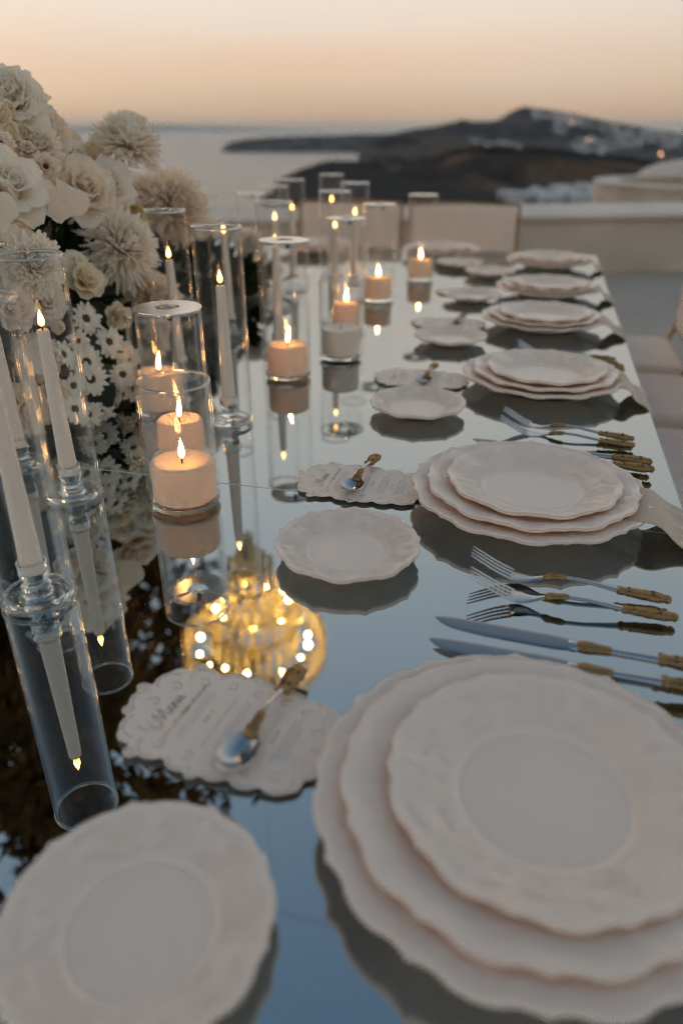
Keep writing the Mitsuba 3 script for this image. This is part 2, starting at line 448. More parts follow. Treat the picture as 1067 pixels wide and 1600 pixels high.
for n, x in enumerate((-243, -226, -208, -190, -170, -153, -136, -118, -95)):
    y = 2594 + hr.uniform(-6, 4)
    k = thing('cliff_top_house', f'small white house in the row on the grey cliff top, {NTH[n] if n < 8 else NTH[-1]}', 'house', 'white houses along the cliff top')
    whole(k, house_step, T().translate([float(x), float(y), surface('cliff', x, y) + 0.5]) @ T().rotate([0, 0, 1], hr.uniform(-15, 15)) @ T().scale([hr.uniform(10, 17), 11, hr.uniform(5, 7)]))

win = shape(box(-0.45, 0.45, -0.06, 0.06, -0.6, 0.6), 'm_house_dark')
door = shape(box(-0.5, 0.5, -0.06, 0.06, 0, 2.1), 'm_house_dark')
small_dome = shape(lathe([(math.cos(t), 0.8 * math.sin(t)) for t in np.linspace(0, PI / 2 - 0.001, 8)], 20), 'm_house', True)
CL = [(-16, 452, 11, 5, 0), (-6, 458, 8, 6, 1), (3, 449, 12, 4.5, 0), (11, 461, 9, 6.5, 1), (19, 453, 10, 5, 0), (27, 462, 8, 8, 1), (-2, 470, 9, 5.5, 0), (8, 476, 10, 6, 0), (20, 474, 9, 7, 0),
      (34, 455, 10, 5.5, 0), (36, 474, 11, 7, 1), (46, 466, 12, 6, 0), (58, 488, 13, 7, 0), (-22, 460, 7, 4, 0), (55, 470, 10, 5, 0)]
NEARL = ['plain white block house', 'white house with a little dome']
for n, (x, y, w, h, dm) in enumerate(sorted(CL, key=lambda q: q[0] / q[1])):
    k = thing('village_house', f'{NEARL[dm]} in the cluster beyond the terrace wall, {NTH[n]}', 'house', 'white houses in the cluster beyond the wall')
    z = surface('hillside', x, y) - 0.5
    tw = place(x, y, z, hr.uniform(-0.4, 0.4))
    part(k, 'wall', shape(rbox(w, w * 0.8, h + 3, 0.25, (0, 0, h / 2 - 1.5)), 'm_house', 40), tw)
    if dm:
        part(k, 'dome', small_dome, tw @ T().translate([0, 0, h - 0.02]) @ T().scale(w * 0.36))
    part(k, 'door', door, tw @ T().translate([-w * 0.25, -w * 0.4 - 0.02, 0.5]))
    for q in (0.1, 0.32):
        part(k, 'window', win, tw @ T().translate([w * q, -w * 0.4 - 0.02, h * 0.62]))

# a few lit lamps in the far town
lamp = trimesh.creation.icosphere(subdivisions=1, radius=1.0)
for n, (u, s, c) in enumerate(((0.86, 0.52, (160, 80, 35)), (0.91, 0.55, (150, 130, 95)), (0.70, 0.16, (90, 40, 28)), (0.745, 0.30, (80, 40, 28)), (0.93, 0.62, (130, 90, 40)))):
    i, j = int((1 - s) * (nrow - 1)), int(u * (ncol - 1))
    x, y, z = v[i, j]
    k = thing('town_lamp', 'lit lamp in the distant town, ' + ('third from left', 'fourth from left', 'leftmost, pinkish', 'second from left, pinkish', 'rightmost')[n], 'lamp', 'lit lamps of the distant town')
    part(k, 'pole', shape(tube([(0, 0, -8), (0, 0, 12)], 0.3, 6), 'm_cable'), place(x, y, z))
    part(k, 'globe', shape(lamp, 'm_house', True), T().translate([float(x), float(y), float(z) + 14]) @ T().scale(2.6), emitter={'type': 'area', 'radiance': rgb(*[0.15 * q / LEVEL for q in c])})

# ------------------------------------------------------------------ the mirror table
table = thing('mirror_table', 'long dining table with a mirrored top reflecting the dusk sky', 'table')
XL, XR = -1.47, 0.222
for (y0, y1, dz, tilt) in ((-0.7, 0.8685, 0.0, 0.0), (0.8708, 2.05, 0.0, 0.05), (2.052, 3.22, 0.0, -0.04)):
    c = ((XL + XR) / 2, (y0 + y1) / 2)
    tw = T().translate([c[0], c[1], ZT - 0.0034 + dz]) @ T().rotate([1, 0, 0], tilt) @ T().rotate([0, 1, 0], -tilt * 0.6)
    hx, hy = (XR - XL) / 2, (y1 - y0) / 2
    p = part(table, 'mirror_panel', shape(box(-hx, hx, -hy, hy, -0.006, 0), 'm_mirror'), tw)
    part(p, 'edge', shape(extrude(shapely.box(-hx, -hy, hx, hy).exterior.buffer(0.0007, join_style=2), 0.0068, -0.0066), 'm_edge'), tw)
part(table, 'frame', shape(rbox(XR - XL - 0.06, 3.86, 0.05, 0.006, ((XL + XR) / 2, 1.26, ZT - 0.036)), 'm_frame_white', 40))
leg = shape(rbox(0.07, 0.07, ZT - 0.062, 0.006, (0, 0, (ZT - 0.062) / 2)), 'm_frame_white', 40)
for x in (XL + 0.12, XR - 0.12):
    for y in (-0.6, 1.26, 3.1):
        part(table, 'leg', leg, place(x, y, 0))


# specks of dust and lint lying on the mirror
dg = np.random.default_rng(77)
specks = []
for i in range(420):
    c = trimesh.creation.icosphere(subdivisions=0, radius=dg.uniform(0.00015, 0.00042))
    c.vertices = c.vertices * [dg.uniform(1, 2.2), 1, 0.5] @ trimesh.transformations.rotation_matrix(dg.uniform(0, 6.3), [0, 0, 1])[:3, :3]
    y_ = 0.2 + 2.2 * dg.random() ** 1.6
    c.apply_translation([dg.uniform(-0.62, 0.2), y_, ZT + 0.0002])
    specks.append(c)
whole(thing('dust', 'fine specks of dust lying on the mirrored table top', None, None, 'stuff'), shape(join(specks), 'm_card'))


# ------------------------------------------------------------------ plates
def plate_mesh(R, H, lobes, na, nr, well=0.50, relief=0.00014):
    th = np.arange(na + 1) * 2 * PI / na
    rho = np.concatenate([np.linspace(0.02, well, 8), np.linspace(well, 0.955, nr)[1:], [0.972, 0.986, 0.996, 1.0]])
    t = np.abs(((th * lobes / (2 * PI)) % 1) * 2 - 1)          # 0 in a lobe's middle, 1 at a cusp
    edge = 1 + 0.027 * PchipInterpolator([0, 0.3, 0.6, 0.84, 1.0], [0.50, 0.32, -0.38, -0.10, 0.62])(t)
    tl = ((th * lobes / (2 * PI)) % 1) * 2 - 1
    ease = np.clip((rho - well) / (1 - well), 0, 1)
    ease = ease * ease * (3 - 2 * ease)
    r = R * rho[:, None] * (1 + (edge[None] - 1) * ease[:, None])
    u = np.clip((rho - well - 0.03) / (0.97 - well), 0, 1)
    z = 0.0048 + (H - 0.0048) * (0.35 * u + 0.65 * (1 - (1 - u) ** 1.8))
    z = z + 0.0007 * np.exp(-((rho - well - 0.012) / 0.012) ** 2) - 0.0004 * np.exp(-((rho - well + 0.025) / 0.012) ** 2)
    z = z + np.where(rho > 0.955, -0.0006 * ((rho - 0.972) / 0.028) ** 2 + 0.0009, 0)
    zt = np.broadcast_to(z[:, None], (len(rho), na + 1)).copy()
    zt += 0.0030 * (t[None] ** 1.6 - 0.4) * (ease ** 3)[:, None]
    w = np.clip((rho - well - 0.07) / (0.95 - well - 0.07), 0, 1)
    env = np.clip(np.minimum(w, 1 - w) * 7, 0, 1)
    ph = np.arctan2(tl[None] * 1.15, w[:, None] * 0.9 + 0.12)
    wob = meshkit.fbm(np.stack([r * np.cos(th) * 90 + 7, r * np.sin(th) * 90, zt * 0], -1), 2, 2)
    fan = np.cos(13 * ph + 5 * wob) + 0.6 * np.sin(9 * w[:, None] * PI * 0.5 + 7 * np.abs(tl)[None] + 4 * wob)
    zt += relief * fan * env[:, None]
    rho_b = np.array([1.0, 0.985, 0.94, 0.85, 0.75, 0.66, well + 0.06, well + 0.035, well + 0.02, well - 0.01, well - 0.03, 0.25, 0.02])
    eb = np.clip((rho_b - well) / (1 - well), 0, 1)
    eb = eb * eb * (3 - 2 * eb)
    rb = R * rho_b[:, None] * (1 + (edge[None] - 1) * eb[:, None])
    ub = np.clip((rho_b - well - 0.03) / (0.97 - well), 0, 1)
    zb = 0.0048 + (H - 0.0048) * (0.35 * ub + 0.65 * (1 - (1 - ub) ** 1.8)) - 0.0050
    zb = np.where(rho_b > 0.99, zb + 0.0018, zb)
    zb = np.where(rho_b < well + 0.045, np.where((rho_b > well - 0.02), 0.0, 0.0012), np.maximum(zb, 0.0012))
    zbb = np.broadcast_to(zb[:, None], (len(rho_b), na + 1)) + 0.0030 * (t[None] ** 1.6 - 0.4) * (eb ** 3)[:, None]
    P = lambda rr, zz: np.stack([rr * np.cos(th), rr * np.sin(th), zz], -1)
    top, bot = P(r, zt), P(rb, zbb)
    v = np.vstack([top.reshape(-1, 3), bot.reshape(-1, 3)])
    n, m1 = len(rho) + len(rho_b), na + 1
    f = tri(grid_faces(n, m1))
    v = np.vstack([v, [[0, 0, z[0]], [0, 0, zb[-1]]]])
    k = np.arange(na)
    f = np.vstack([f, np.stack([k + 1, k, k * 0 + len(v) - 2], 1), np.stack([(n - 1) * m1 + k, (n - 1) * m1 + k + 1, k * 0 + len(v) - 1], 1)])
    m = trimesh.Trimesh(v, f[:, ::-1], process=False)
    if m.volume < 0:
        m.invert()
    uv = np.vstack([np.stack(np.broadcast_arrays((th * lobes / (2 * PI))[None], rho[:, None]), -1).reshape(-1, 2), np.stack(np.broadcast_arrays((th * lobes / (2 * PI))[None], rho_b[:, None] * 0), -1).reshape(-1, 2), [[0, 0], [0, 0]]])
    return m, uv


def plate_set(na, nr):
    return {k: mikit.ply(*(lambda q: (q[0], 'm_porcelain', True, q[1]))(plate_mesh(R, H, lob, na, nr)))
            for k, R, H, lob in (('charger', 0.150, 0.027, 12), ('dinner', 0.134, 0.026, 11), ('salad', 0.110, 0.024, 10), ('bread', 0.083, 0.019, 9))}


PLATES = {2: plate_set(600, 54), 0: plate_set(300, 34), 1: plate_set(180, 18)}
ORD = ['nearest', 'second nearest', 'third', 'fourth', 'fifth', 'sixth and farthest']
SET = [(0.036, 0.390), (0.022, 0.902), (0.034, 1.430), (0.028, 1.930), (0.038, 2.345), (0.039, 2.870)]
SET_R = [0.1, 0.32, 0.2, 0.05, 0.4, 0.25]
BREAD = [(-0.190, 0.244), (-0.175, 0.716), (-0.175, 1.228), (-0.176, 1.715), (-0.173, 2.215), (-0.153, 2.635)]
for i, (x, y) in enumerate(SET):
    P = PLATES[2 if i in (1, 2) else 0 if i == 0 else 1]
    ab = f'{ORD[i]} plate stack on the right'
    whole(thing('charger_plate', f'widest scalloped plate under the {ab}', 'plate', None), P['charger'], place(x, y, ZT, SET_R[i]))
    whole(thing('dinner_plate', f'middle scalloped plate in the {ab}', 'plate', None), P['dinner'], place(x + 0.003, y + 0.002, ZT + 0.0085, SET_R[i] + 0.7))
    whole(thing('salad_plate', f'smallest scalloped plate on top of the {ab}', 'plate', None), P['salad'], place(x + (0.011 if i == 0 else 0.005), y + 0.004, ZT + 0.0150, SET_R[i] + 1.3))
    bx, by = BREAD[i]
    whole(thing('bread_plate', f'small scalloped bread plate left of the {ORD[i]} plate stack', 'plate', None), P['bread'], place(bx, by, ZT, 0.3 * i))
# the two settings at the far end
for i, (x, y, side) in enumerate([(-0.372, 3.04, 'right'), (-0.888, 3.04, 'left')]):
    P = PLATES[1]
    whole(thing('charger_plate', f'widest plate of the {side} setting at the far end of the table', 'plate'), P['charger'], place(x, y, ZT, 0.2))
    whole(thing('dinner_plate', f'middle plate of the {side} setting at the far end of the table', 'plate'), P['dinner'], place(x, y, ZT + 0.0085, 0.5))
    whole(thing('salad_plate', f'top plate of the {side} setting at the far end of the table', 'plate'), P['salad'], place(x, y, ZT + 0.0150, 0.9))
whole(thing('bread_plate', 'small bread plate in front of the far end setting beside a short candle', 'plate'), PLATES[1]['bread'], place(-0.273, 2.795, ZT, 0.4))


# ------------------------------------------------------------------ napkins
def napkin_mesh(seed, edge, nu=60, nv=18):
    """A folded strip of linen lying on the charger, sagging to the table's edge and hanging down from it; local origin at the plate centre."""
    r_ = np.random.default_rng(seed)
    rr = np.linspace(0.055, 0.148, 10)
    uu = np.clip((rr / 0.150 - 0.53) / 0.47, 0, 1)
    path = [(a_, 0.0048 + 0.0222 * (0.35 * u_ + 0.65 * (1 - (1 - u_) ** 1.8)) + 0.0036) for a_, u_ in zip(rr, uu)]
    path += [(0.156, 0.0290), (edge - 0.028, 0.0125), (edge - 0.010, 0.0052), (edge - 0.0015, 0.0036), (edge + 0.0035, -0.002), (edge + 0.0055, -0.02), (edge + 0.006, -0.09), (edge + 0.007, -0.17)]
    path = np.array(path)
    d = np.concatenate([[0], np.cumsum(np.linalg.norm(np.diff(path, axis=0), axis=1))])
    s = np.linspace(0, d[-1], nu)
    px, pz = np.interp(s, d, path[:, 0]), np.interp(s, d, path[:, 1])
    k = np.ones(5) / 5
    px = np.convolve(np.pad(px, 2, 'edge'), k, 'valid')
    pz = np.convolve(np.pad(pz, 2, 'edge'), k, 'valid')
    v = np.linspace(-1, 1, nv)
    half = 0.046 + 0.014 * np.clip((s - 0.07) / 0.1, 0, 1)
    drift = -0.034 * np.clip((s - 0.06) / 0.14, 0, 1) ** 1.2
    fold = 0.0035 * np.sin(v * 5.2 + seed) + 0.0022 * np.sin(v * 11 + 2 * seed)
    soft = np.clip((s - 0.10) / 0.06, 0, 1) * np.clip((d[-1] * 0.62 - s) / 0.05 + 1, 0.5, 1)
    X = px[:, None] + np.where(s[:, None] > 0.20, fold[None] * 1.6, 0)
    Y = drift[:, None] + half[:, None] * v[None]
    Z = pz[:, None] + np.where(s[:, None] < 0.20, np.abs(fold)[None] * soft[:, None], 0)
    top = np.stack([X, Y, Z], -1)
    n = np.gradient(top, axis=0)
    tv = np.gradient(top, axis=1)
    nn = np.cross(n, tv)
    nn /= np.linalg.norm(nn, axis=-1, keepdims=True) + 1e-12
    bot = top - nn * 0.0022
    vv = np.vstack([top.reshape(-1, 3), bot.reshape(-1, 3)])
    f = tri(grid_faces(nu, nv))
    N = nu * nv
    fs = [f, f[:, ::-1] + N]
    idx = np.arange(N).reshape(nu, nv)
    for e in (idx[0], idx[-1][::-1], idx[:, 0][::-1], idx[:, -1]):
        fs.append(np.column_stack([e[:-1], e[:-1] + N, e[1:]]))
        fs.append(np.column_stack([e[1:], e[:-1] + N, e[1:] + N]))
    m = trimesh.Trimesh(vv, np.vstack(fs), process=False)
    m.fix_normals()
    return m


for i, (x, y) in enumerate(SET):
    whole(thing('napkin', f'beige napkin hanging from the {ORD[i]} plate stack', 'napkin'), shape(napkin_mesh(i + 1, XR - x), 'm_napkin', 50), place(x, y - 0.018, ZT))


# ------------------------------------------------------------------ cutlery (lying along x, handle towards +x)
def fork_parts():
    tines = []
    for k in range(4):
        y = (k - 1.5) * 0.0068
        tines.append(loft(resample([(0, y * 0.98, 0.0285, 0.0007, 0.0006), (0.012, y, 0.0220, 0.0013, 0.0010), (0.03, y, 0.0128, 0.0015, 0.0012), (0.047, y, 0.0064, 0.0018, 0.0013)], 14), 8))
    head = loft(resample([(0.044, 0, 0.0072, 0.0120, 0.0011), (0.052, 0, 0.0050, 0.0120, 0.0013), (0.062, 0, 0.0048, 0.0088, 0.0015), (0.072, 0, 0.0068, 0.0045, 0.0018), (0.080, 0, 0.0095, 0.0032, 0.0020)], 18), 12)
    collar = loft(resample([(0.078, 0, 0.0090, 0.0034, 0.0024), (0.083, 0, 0.0105, 0.0058, 0.0034), (0.089, 0, 0.0115, 0.0048, 0.0030), (0.096, 0, 0.0122, 0.0050, 0.0032), (0.102, 0, 0.0126, 0.0030, 0.0022)], 16), 12)
    stem = loft(resample([(0.100, 0, 0.0125, 0.0026, 0.0020), (0.115, 0, 0.0122, 0.0027, 0.0020), (0.135, 0, 0.0100, 0.0034, 0.0021), (0.156, 0, 0.0074, 0.0048, 0.0023)], 16), 10)
    handle = handle_mesh(0.154, 0.209, 0.0072)
    return join(tines), head, collar, stem, handle


def handle_mesh(x0, x1, zc, w=0.0072, h=0.0040):
    L = x1 - x0
    keys = [(0, .55, .6), (.06, .92, .9), (.12, .72, .8), (.3, .86, 1.0), (.5, .95, 1.05), (.68, 1.05, 1.1), (.80, .92, 1.0), (.86, .74, .85), (.93, .84, .9), (.985, .42, .55), (1.0, .15, .2)]
    k = resample([(a_ * L + x0, b * w, c * h) for a_, b, c in keys], 40)
    m = loft([(a_, 0, zc - 0.0022 * (a_ - x0) / L, b, c) for a_, b, c in k], 16, 2.6)
    q = np.array(m.vertices)
    bump = meshkit.fbm(q * 380, 3, 4) - 0.5
    m.vertices = q + m.vertex_normals * bump[:, None] * 0.0016
    return m


def knife_parts():
    blade = []
    k = resample([(0, 0.0052, 0.0010, 0.0001), (0.006, 0.0032, 0.0040, 0.0007), (0.02, 0.0010, 0.0074, 0.0009), (0.06, 0.0, 0.0088, 0.0011), (0.110, 0.0, 0.0086, 0.0013), (0.128, 0.0, 0.0066, 0.0016)], 26)
    blade = loft([(x, y, 0.0080 + 0.0040 * (1 - x / 0.128), w * 1.12, h) for x, y, w, h in k], 20, 3.2)
    bol = loft(resample([(0.126, 0, 0.0075, 0.0064, 0.0030), (0.130, 0, 0.0075, 0.0074, 0.0040), (0.134, 0, 0.0075, 0.0064, 0.0036)], 8), 12)
    collar = loft(resample([(0.1335, 0, 0.0075, 0.0058, 0.0040), (0.142, 0, 0.0078, 0.0074, 0.0048), (0.152, 0, 0.0078, 0.0062, 0.0042), (0.164, 0, 0.0078, 0.0050, 0.0038)], 16), 12)
    stem = loft(resample([(0.162, 0, 0.0078, 0.0046, 0.0034), (0.185, 0, 0.0076, 0.0048, 0.0034), (0.206, 0, 0.0074, 0.0056, 0.0036)], 10), 12)
    handle = handle_mesh(0.204, 0.262, 0.0078, 0.0082, 0.0048)
    return blade, bol, collar, stem, handle


def spoon_parts():
    n, mrow = 40, 12
    th = np.arange(n) * 2 * PI / n
    rr = np.linspace(0.02, 1, mrow)
    bx, by = 0.021 * np.cos(th), 0.0150 * np.sin(th) * (1 - 0.12 * np.cos(th))
    top = np.stack([rr[:, None] * bx, rr[:, None] * by, np.broadcast_to(0.0085 * rr[:, None] ** 2, (mrow, n))], -1)
    bot = np.stack([rr[:, None] * (bx + 0.0009 * np.cos(th)), rr[:, None] * (by + 0.0009 * np.sin(th)), np.broadcast_to(0.0085 * rr[:, None] ** 2 - 0.0011, (mrow, n))], -1)[::-1]
    v = np.vstack([top.reshape(-1, 3), bot.reshape(-1, 3)])
    f = tri(grid_faces(2 * mrow, n, True))
    v = np.vstack([v, [[0, 0, 0], [0, 0, -0.0011]]])
    k = np.arange(n)
    k2 = (k + 1) % n
    f = np.vstack([f, np.stack([k2, k, k * 0 + len(v) - 2], 1), np.stack([(2 * mrow - 1) * n + k, (2 * mrow - 1) * n + k2, k * 0 + len(v) - 1], 1)])
    bowl = trimesh.Trimesh(v, f, process=False)
    bowl.fix_normals()
    bowl.apply_translation([0.021, 0, 0.0016])
    collar = loft(resample([(0.036, 0, 0.0086, 0.0050, 0.0018), (0.042, 0, 0.0110, 0.0062, 0.0030), (0.048, 0, 0.0130, 0.0044, 0.0028), (0.056, 0, 0.0145, 0.0044, 0.0028), (0.061, 0, 0.0150, 0.0024, 0.0018)], 18), 12)
    stem = loft(resample([(0.060, 0, 0.0150, 0.0022, 0.0017), (0.076, 0, 0.0143, 0.0024, 0.0017), (0.093, 0, 0.0120, 0.0034, 0.0019)], 12), 10)
    handle = handle_mesh(0.091, 0.130, 0.0110, 0.0085, 0.0036)
    return bowl, collar, stem, handle


ft, fh, fc, fs_, fhd = fork_parts()
FORK = [('tines', shape(ft, 'm_steel', 40)), ('head', shape(fh, 'm_steel', 50)), ('collar', shape(fc, 'm_gold_chased', 60)), ('stem', shape(fs_, 'm_steel', 50)), ('handle', shape(fhd, 'm_gold_chased', True))]
kb, kbo, kc, ks, kh = knife_parts()
KNIFE = [('blade', shape(kb, 'm_blade', 25)), ('bolster', shape(kbo, 'm_steel', 50)), ('collar', shape(kc, 'm_gold_chased', 60)), ('stem', shape(ks, 'm_steel', 50)), ('handle', shape(kh, 'm_gold_chased', True))]
sb, sc_, ss, sh = spoon_parts()
SPOON = [('bowl', shape(sb, 'm_steel', 50)), ('collar', shape(sc_, 'm_gold_chased', 60)), ('stem', shape(ss, 'm_steel', 50)), ('handle', shape(sh, 'm_gold_chased', True))]
dot = trimesh.creation.icosphere(subdivisions=2, radius=1.0)
DOT = shape(dot, 'm_dark_inlay', True)


def cutlery(name, label, parts, x, y, rz, dots, z=ZT, roll=0.0):
    k = thing(name, label, name)
    tw = place(x, y, z, rz)
    if roll:
        tw = tw @ T().rotate([1, 0, 0], roll)
    for n, s in parts:
        h = part(k, n, s, tw)
        if n == 'handle':
            for (dx, dz, r) in dots:
                for sg in (-1, 1):
                    part(h, 'inlay', DOT, tw @ T().translate([dx, sg * 0.0030, dz]) @ T().scale([r * 1.3, r * 0.8, r * 0.7]))


FD = ((0.166, 0.0104, 0.0012), (0.190, 0.0099, 0.0017))
KD = ((0.220, 0.0118, 0.0012), (0.245, 0.0112, 0.0016))
SD = ((0.101, 0.0142, 0.0016), (0.118, 0.0132, 0.0020))
cutlery('fork', 'silver fork with gold handle nearest the camera, right of the second plate stack', FORK, -0.031, 0.668, 0.01, FD)
cutlery('fork', 'silver fork with gold handle lying closest below the second plate stack', FORK, -0.033, 0.712, -0.05, FD)
cutlery('fork', 'nearer of the two silver forks between the second and third plate stacks', FORK, -0.029, 1.150, -0.05, FD)
cutlery('fork', 'farther of the two silver forks between the second and third plate stacks', FORK, -0.026, 1.196, -0.14, FD)
cutlery('fork', 'nearer fork between the third and fourth plate stacks, gold tip at the table edge', FORK, -0.020, 1.618, -0.05, FD)
cutlery('fork', 'farther fork between the third and fourth plate stacks, gold tip at the table edge', FORK, -0.022, 1.655, -0.08, FD)
cutlery('knife', 'silver knife with gold handle just behind the nearest plate stack, the farther of two', KNIFE, -0.057, 0.592, -0.02, KD, ZT + 0.0038, 6)
cutlery('knife', 'silver knife half hidden behind the nearest plate stack, the nearer of two', KNIFE, -0.058, 0.556, 0.0, KD, ZT + 0.0038, 6)
cutlery('knife', 'farther of two knives lying behind the second plate stack, gold handle showing', KNIFE, -0.066, 1.072, -0.02, KD, ZT + 0.0038, 6)
cutlery('knife', 'nearer of two knives lying behind the second plate stack, gold handle showing', KNIFE, -0.066, 1.040, 0.0, KD, ZT + 0.0038, 6)
cutlery('knife', 'farther of two knives lying behind the third plate stack', KNIFE, -0.066, 1.578, -0.03, KD, ZT + 0.0038, 6)
cutlery('knife', 'nearer of two knives lying behind the third plate stack', KNIFE, -0.066, 1.545, 0.0, KD, ZT + 0.0038, 6)


# ------------------------------------------------------------------ menu cards
def lobed_card():
    core = shapely.box(-0.078, -0.050, 0.088, 0.050).buffer(0.012)
    lobes = []
    for x, y, r in [(-0.087, 0.0, 0.020), (-0.078, 0.034, 0.020), (-0.074, -0.036, 0.021), (-0.052, 0.053, 0.019), (-0.048, -0.054, 0.019), (-0.020, 0.058, 0.018), (-0.014, -0.058, 0.018), (0.014, 0.057, 0.017),
                    (0.020, -0.058, 0.017), (0.046, 0.055, 0.017), (0.050, -0.056, 0.017), (0.074, 0.048, 0.018), (0.078, -0.050, 0.018), (0.094, 0.022, 0.018), (0.094, -0.024, 0.018), (0.100, 0.0, 0.012),
                    (-0.104, 0.017, 0.007), (-0.098, -0.020, 0.007), (-0.064, 0.070, 0.007), (-0.064, -0.071, 0.007), (0.0, 0.074, 0.006), (0.002, -0.074, 0.006)]:
        lobes.append((x, y, r))
    shp = unary_union([core] + [Point(x, y).buffer(r, 24) for x, y, r in lobes])
    return shp.buffer(0.004).buffer(-0.0062).buffer(0.0022), lobes


card_shape, card_lobes = lobed_card()


def strokes_to_mesh(lines, w, depth, z):
    return extrude(unary_union([LineString(l).buffer(w, 4) for l in lines if len(l) > 1]), depth, z)


def arc(x, y, r, a0, a1, n=14):
    a = np.linspace(a0, a1, n)
    return np.column_stack([x + r * np.cos(a), y + r * np.sin(a)])


def scroll(x, y, r, a0, turn, n=26):
    a = np.linspace(0, 1, n)
    return np.column_stack([x + r * (1 - 0.8 * a) * np.cos(a0 + turn * a), y + r * (1 - 0.8 * a) * np.sin(a0 + turn * a)])


border = []
for x, y, r in card_lobes:
    out = math.atan2(y, x)
    if r > 0.01:
        border.append(arc(x, y, r - 0.0035, out - 1.15, out + 1.15))
        border.append(scroll(x * 0.93, y * 0.90, r * 0.42, out, 5.0 if x * y > 0 else -5.0))
    else:
        border.append(arc(x, y, r * 0.55, 0, 2 * PI))


def text_to_card(lines, size, sx, x, y):
    """Pen strokes in a text frame (along +t, up +u) laid so that the text runs along +y and its top faces -x."""
    out = []
    for l in lines:
        l = np.asarray(l, float) * size
        out.append(np.column_stack([x - l[:, 1], y + l[:, 0] * sx]))
    return out


def smooth_line(pts, n=40):
    from scipy.interpolate import CubicSpline
    p = np.asarray(pts, float)
    t = np.concatenate([[0], np.cumsum(np.linalg.norm(np.diff(p, axis=0), axis=1))])
    return np.column_stack([CubicSpline(t, p[:, k])(np.linspace(0, t[-1], n)) for k in (0, 1)])


# the word "Menu" in a slanting hand: capital M with a swash, then e, n, u
MENU = [smooth_line([(-0.55, 0.30), (-0.62, 0.05), (-0.35, -0.12), (-0.05, 0.10), (0.12, 0.55), (0.38, 1.05)]), smooth_line([(0.38, 1.05), (0.42, 0.5), (0.46, 0.02)], 14),
        smooth_line([(0.46, 0.02), (0.72, 0.55), (1.02, 1.05)], 14), smooth_line([(1.02, 1.05), (0.98, 0.5), (1.04, 0.06), (1.18, 0.02), (1.32, 0.18)]),
        smooth_line([(1.32, 0.18), (1.52, 0.30), (1.62, 0.46), (1.50, 0.52), (1.40, 0.30), (1.46, 0.04), (1.62, 0.02), (1.80, 0.18)]),
        smooth_line([(1.78, 0.14), (1.92, 0.48), (1.90, 0.30), (1.84, 0.0)], 16), smooth_line([(1.84, 0.0), (1.98, 0.36), (2.14, 0.50), (2.18, 0.34), (2.14, 0.06), (2.24, 0.02), (2.38, 0.18)]),
        smooth_line([(2.38, 0.18), (2.52, 0.50), (2.46, 0.22), (2.50, 0.03), (2.64, 0.08), (2.82, 0.50)]), smooth_line([(2.82, 0.50), (2.78, 0.2), (2.84, 0.02), (3.02, 0.14)], 14)]
tr = np.random.default_rng(5)


def scribble(length, h):
    """A run of fine handwriting too small to read."""
    out, x = [], 0.0
    while x < length:
        w = tr.uniform(2.0, 5.5) * h
        n = max(6, int(w / h * 7))
        t = np.linspace(0, 1, n)
        out.append(np.column_stack([x + t * w, h * (0.5 + 0.5 * np.sin(t * w / h * 3.6 + tr.uniform(0, 6))) * (1 + 0.7 * (tr.random(n) > 0.86))]))
        x += w + 0.8 * h
    return out


ink, copper, grey = [], [], []
ink += text_to_card(MENU, 0.0150, 1.0, -0.056, -0.024)
copper += text_to_card(scribble(0.036, 0.0030), 1, 1, -0.043, -0.042)
ink += text_to_card(scribble(0.046, 0.0030), 1, 1, -0.043, -0.004)
for x, L in ((-0.034, 0.066), (-0.029, 0.075), (-0.005, 0.078), (0.008, 0.070), (0.013, 0.064), (0.036, 0.070), (0.041, 0.078), (0.046, 0.060), (0.064, 0.064), (0.069, 0.056), (0.074, 0.05)):
    grey += text_to_card(scribble(L, 0.0016), 1, 1, x, -L / 2)
for x, L in ((-0.018, 0.016), (0.024, 0.022), (0.055, 0.020)):
    copper += text_to_card(scribble(L, 0.0026), 1, 1, x, -L / 2)
bent = 0.0006
CARD = [('paper', shape(extrude(card_shape, 0.0005, 0.0006), 'm_card')), ('foil_border', shape(strokes_to_mesh(border, 0.00045, 0.0004, 0.0011), 'm_silver_ink')),
        ('title', shape(strokes_to_mesh(ink, 0.00058, 0.00015, 0.0011), 'm_ink')), ('copper_lines', shape(strokes_to_mesh(copper, 0.0005, 0.00015, 0.0011), 'm_copper_ink')),
        ('text_lines', shape(strokes_to_mesh(grey, 0.00024, 0.00012, 0.0011), 'm_grey_ink'))]
CPOS = [(-0.208, 0.424, -0.12), (-0.206, 0.910, -0.02), (-0.200, 1.415, 0.02), (-0.205, 1.900, 0.05), (-0.200, 2.320, 0.0)]
WHERE = ['nearest place setting, out of focus', 'second place setting, sharply in focus', 'third place setting', 'fourth place setting, far and blurred', 'fifth place setting, farthest and blurred']
for i, (x, y, r) in enumerate(CPOS):
    k = thing('menu_card', f'scalloped menu card under a spoon, {WHERE[i]}', 'menu card')
    for n, s in CARD:
        key = part(k, n, s, place(x, y, ZT, r) @ T().scale([0.86, 0.78, 1.0]))
    for q in ('foil_border', 'title', 'copper_lines', 'text_lines'):
        e = f'{k}__{q}' 
        labels[e] = {'kind': 'stuff'}
    labels[f'{k}__title'] = {'label': 'dark flowing script reading Menu with a line below', 'kind': 'stuff'}
SPOS = [(-0.186, 0.370, 1.40), (-0.212, 0.862, 1.46), (-0.188, 1.360, 1.5), (-0.185, 1.835, 1.45), (-0.19, 2.268, 1.45)]
for i, (x, y, r) in enumerate(SPOS):
    cutlery('spoon', f'gold handled spoon lying on the menu card of the {WHERE[i].split(",")[0]}', SPOON, x, y, r, SD, ZT + 0.0013)


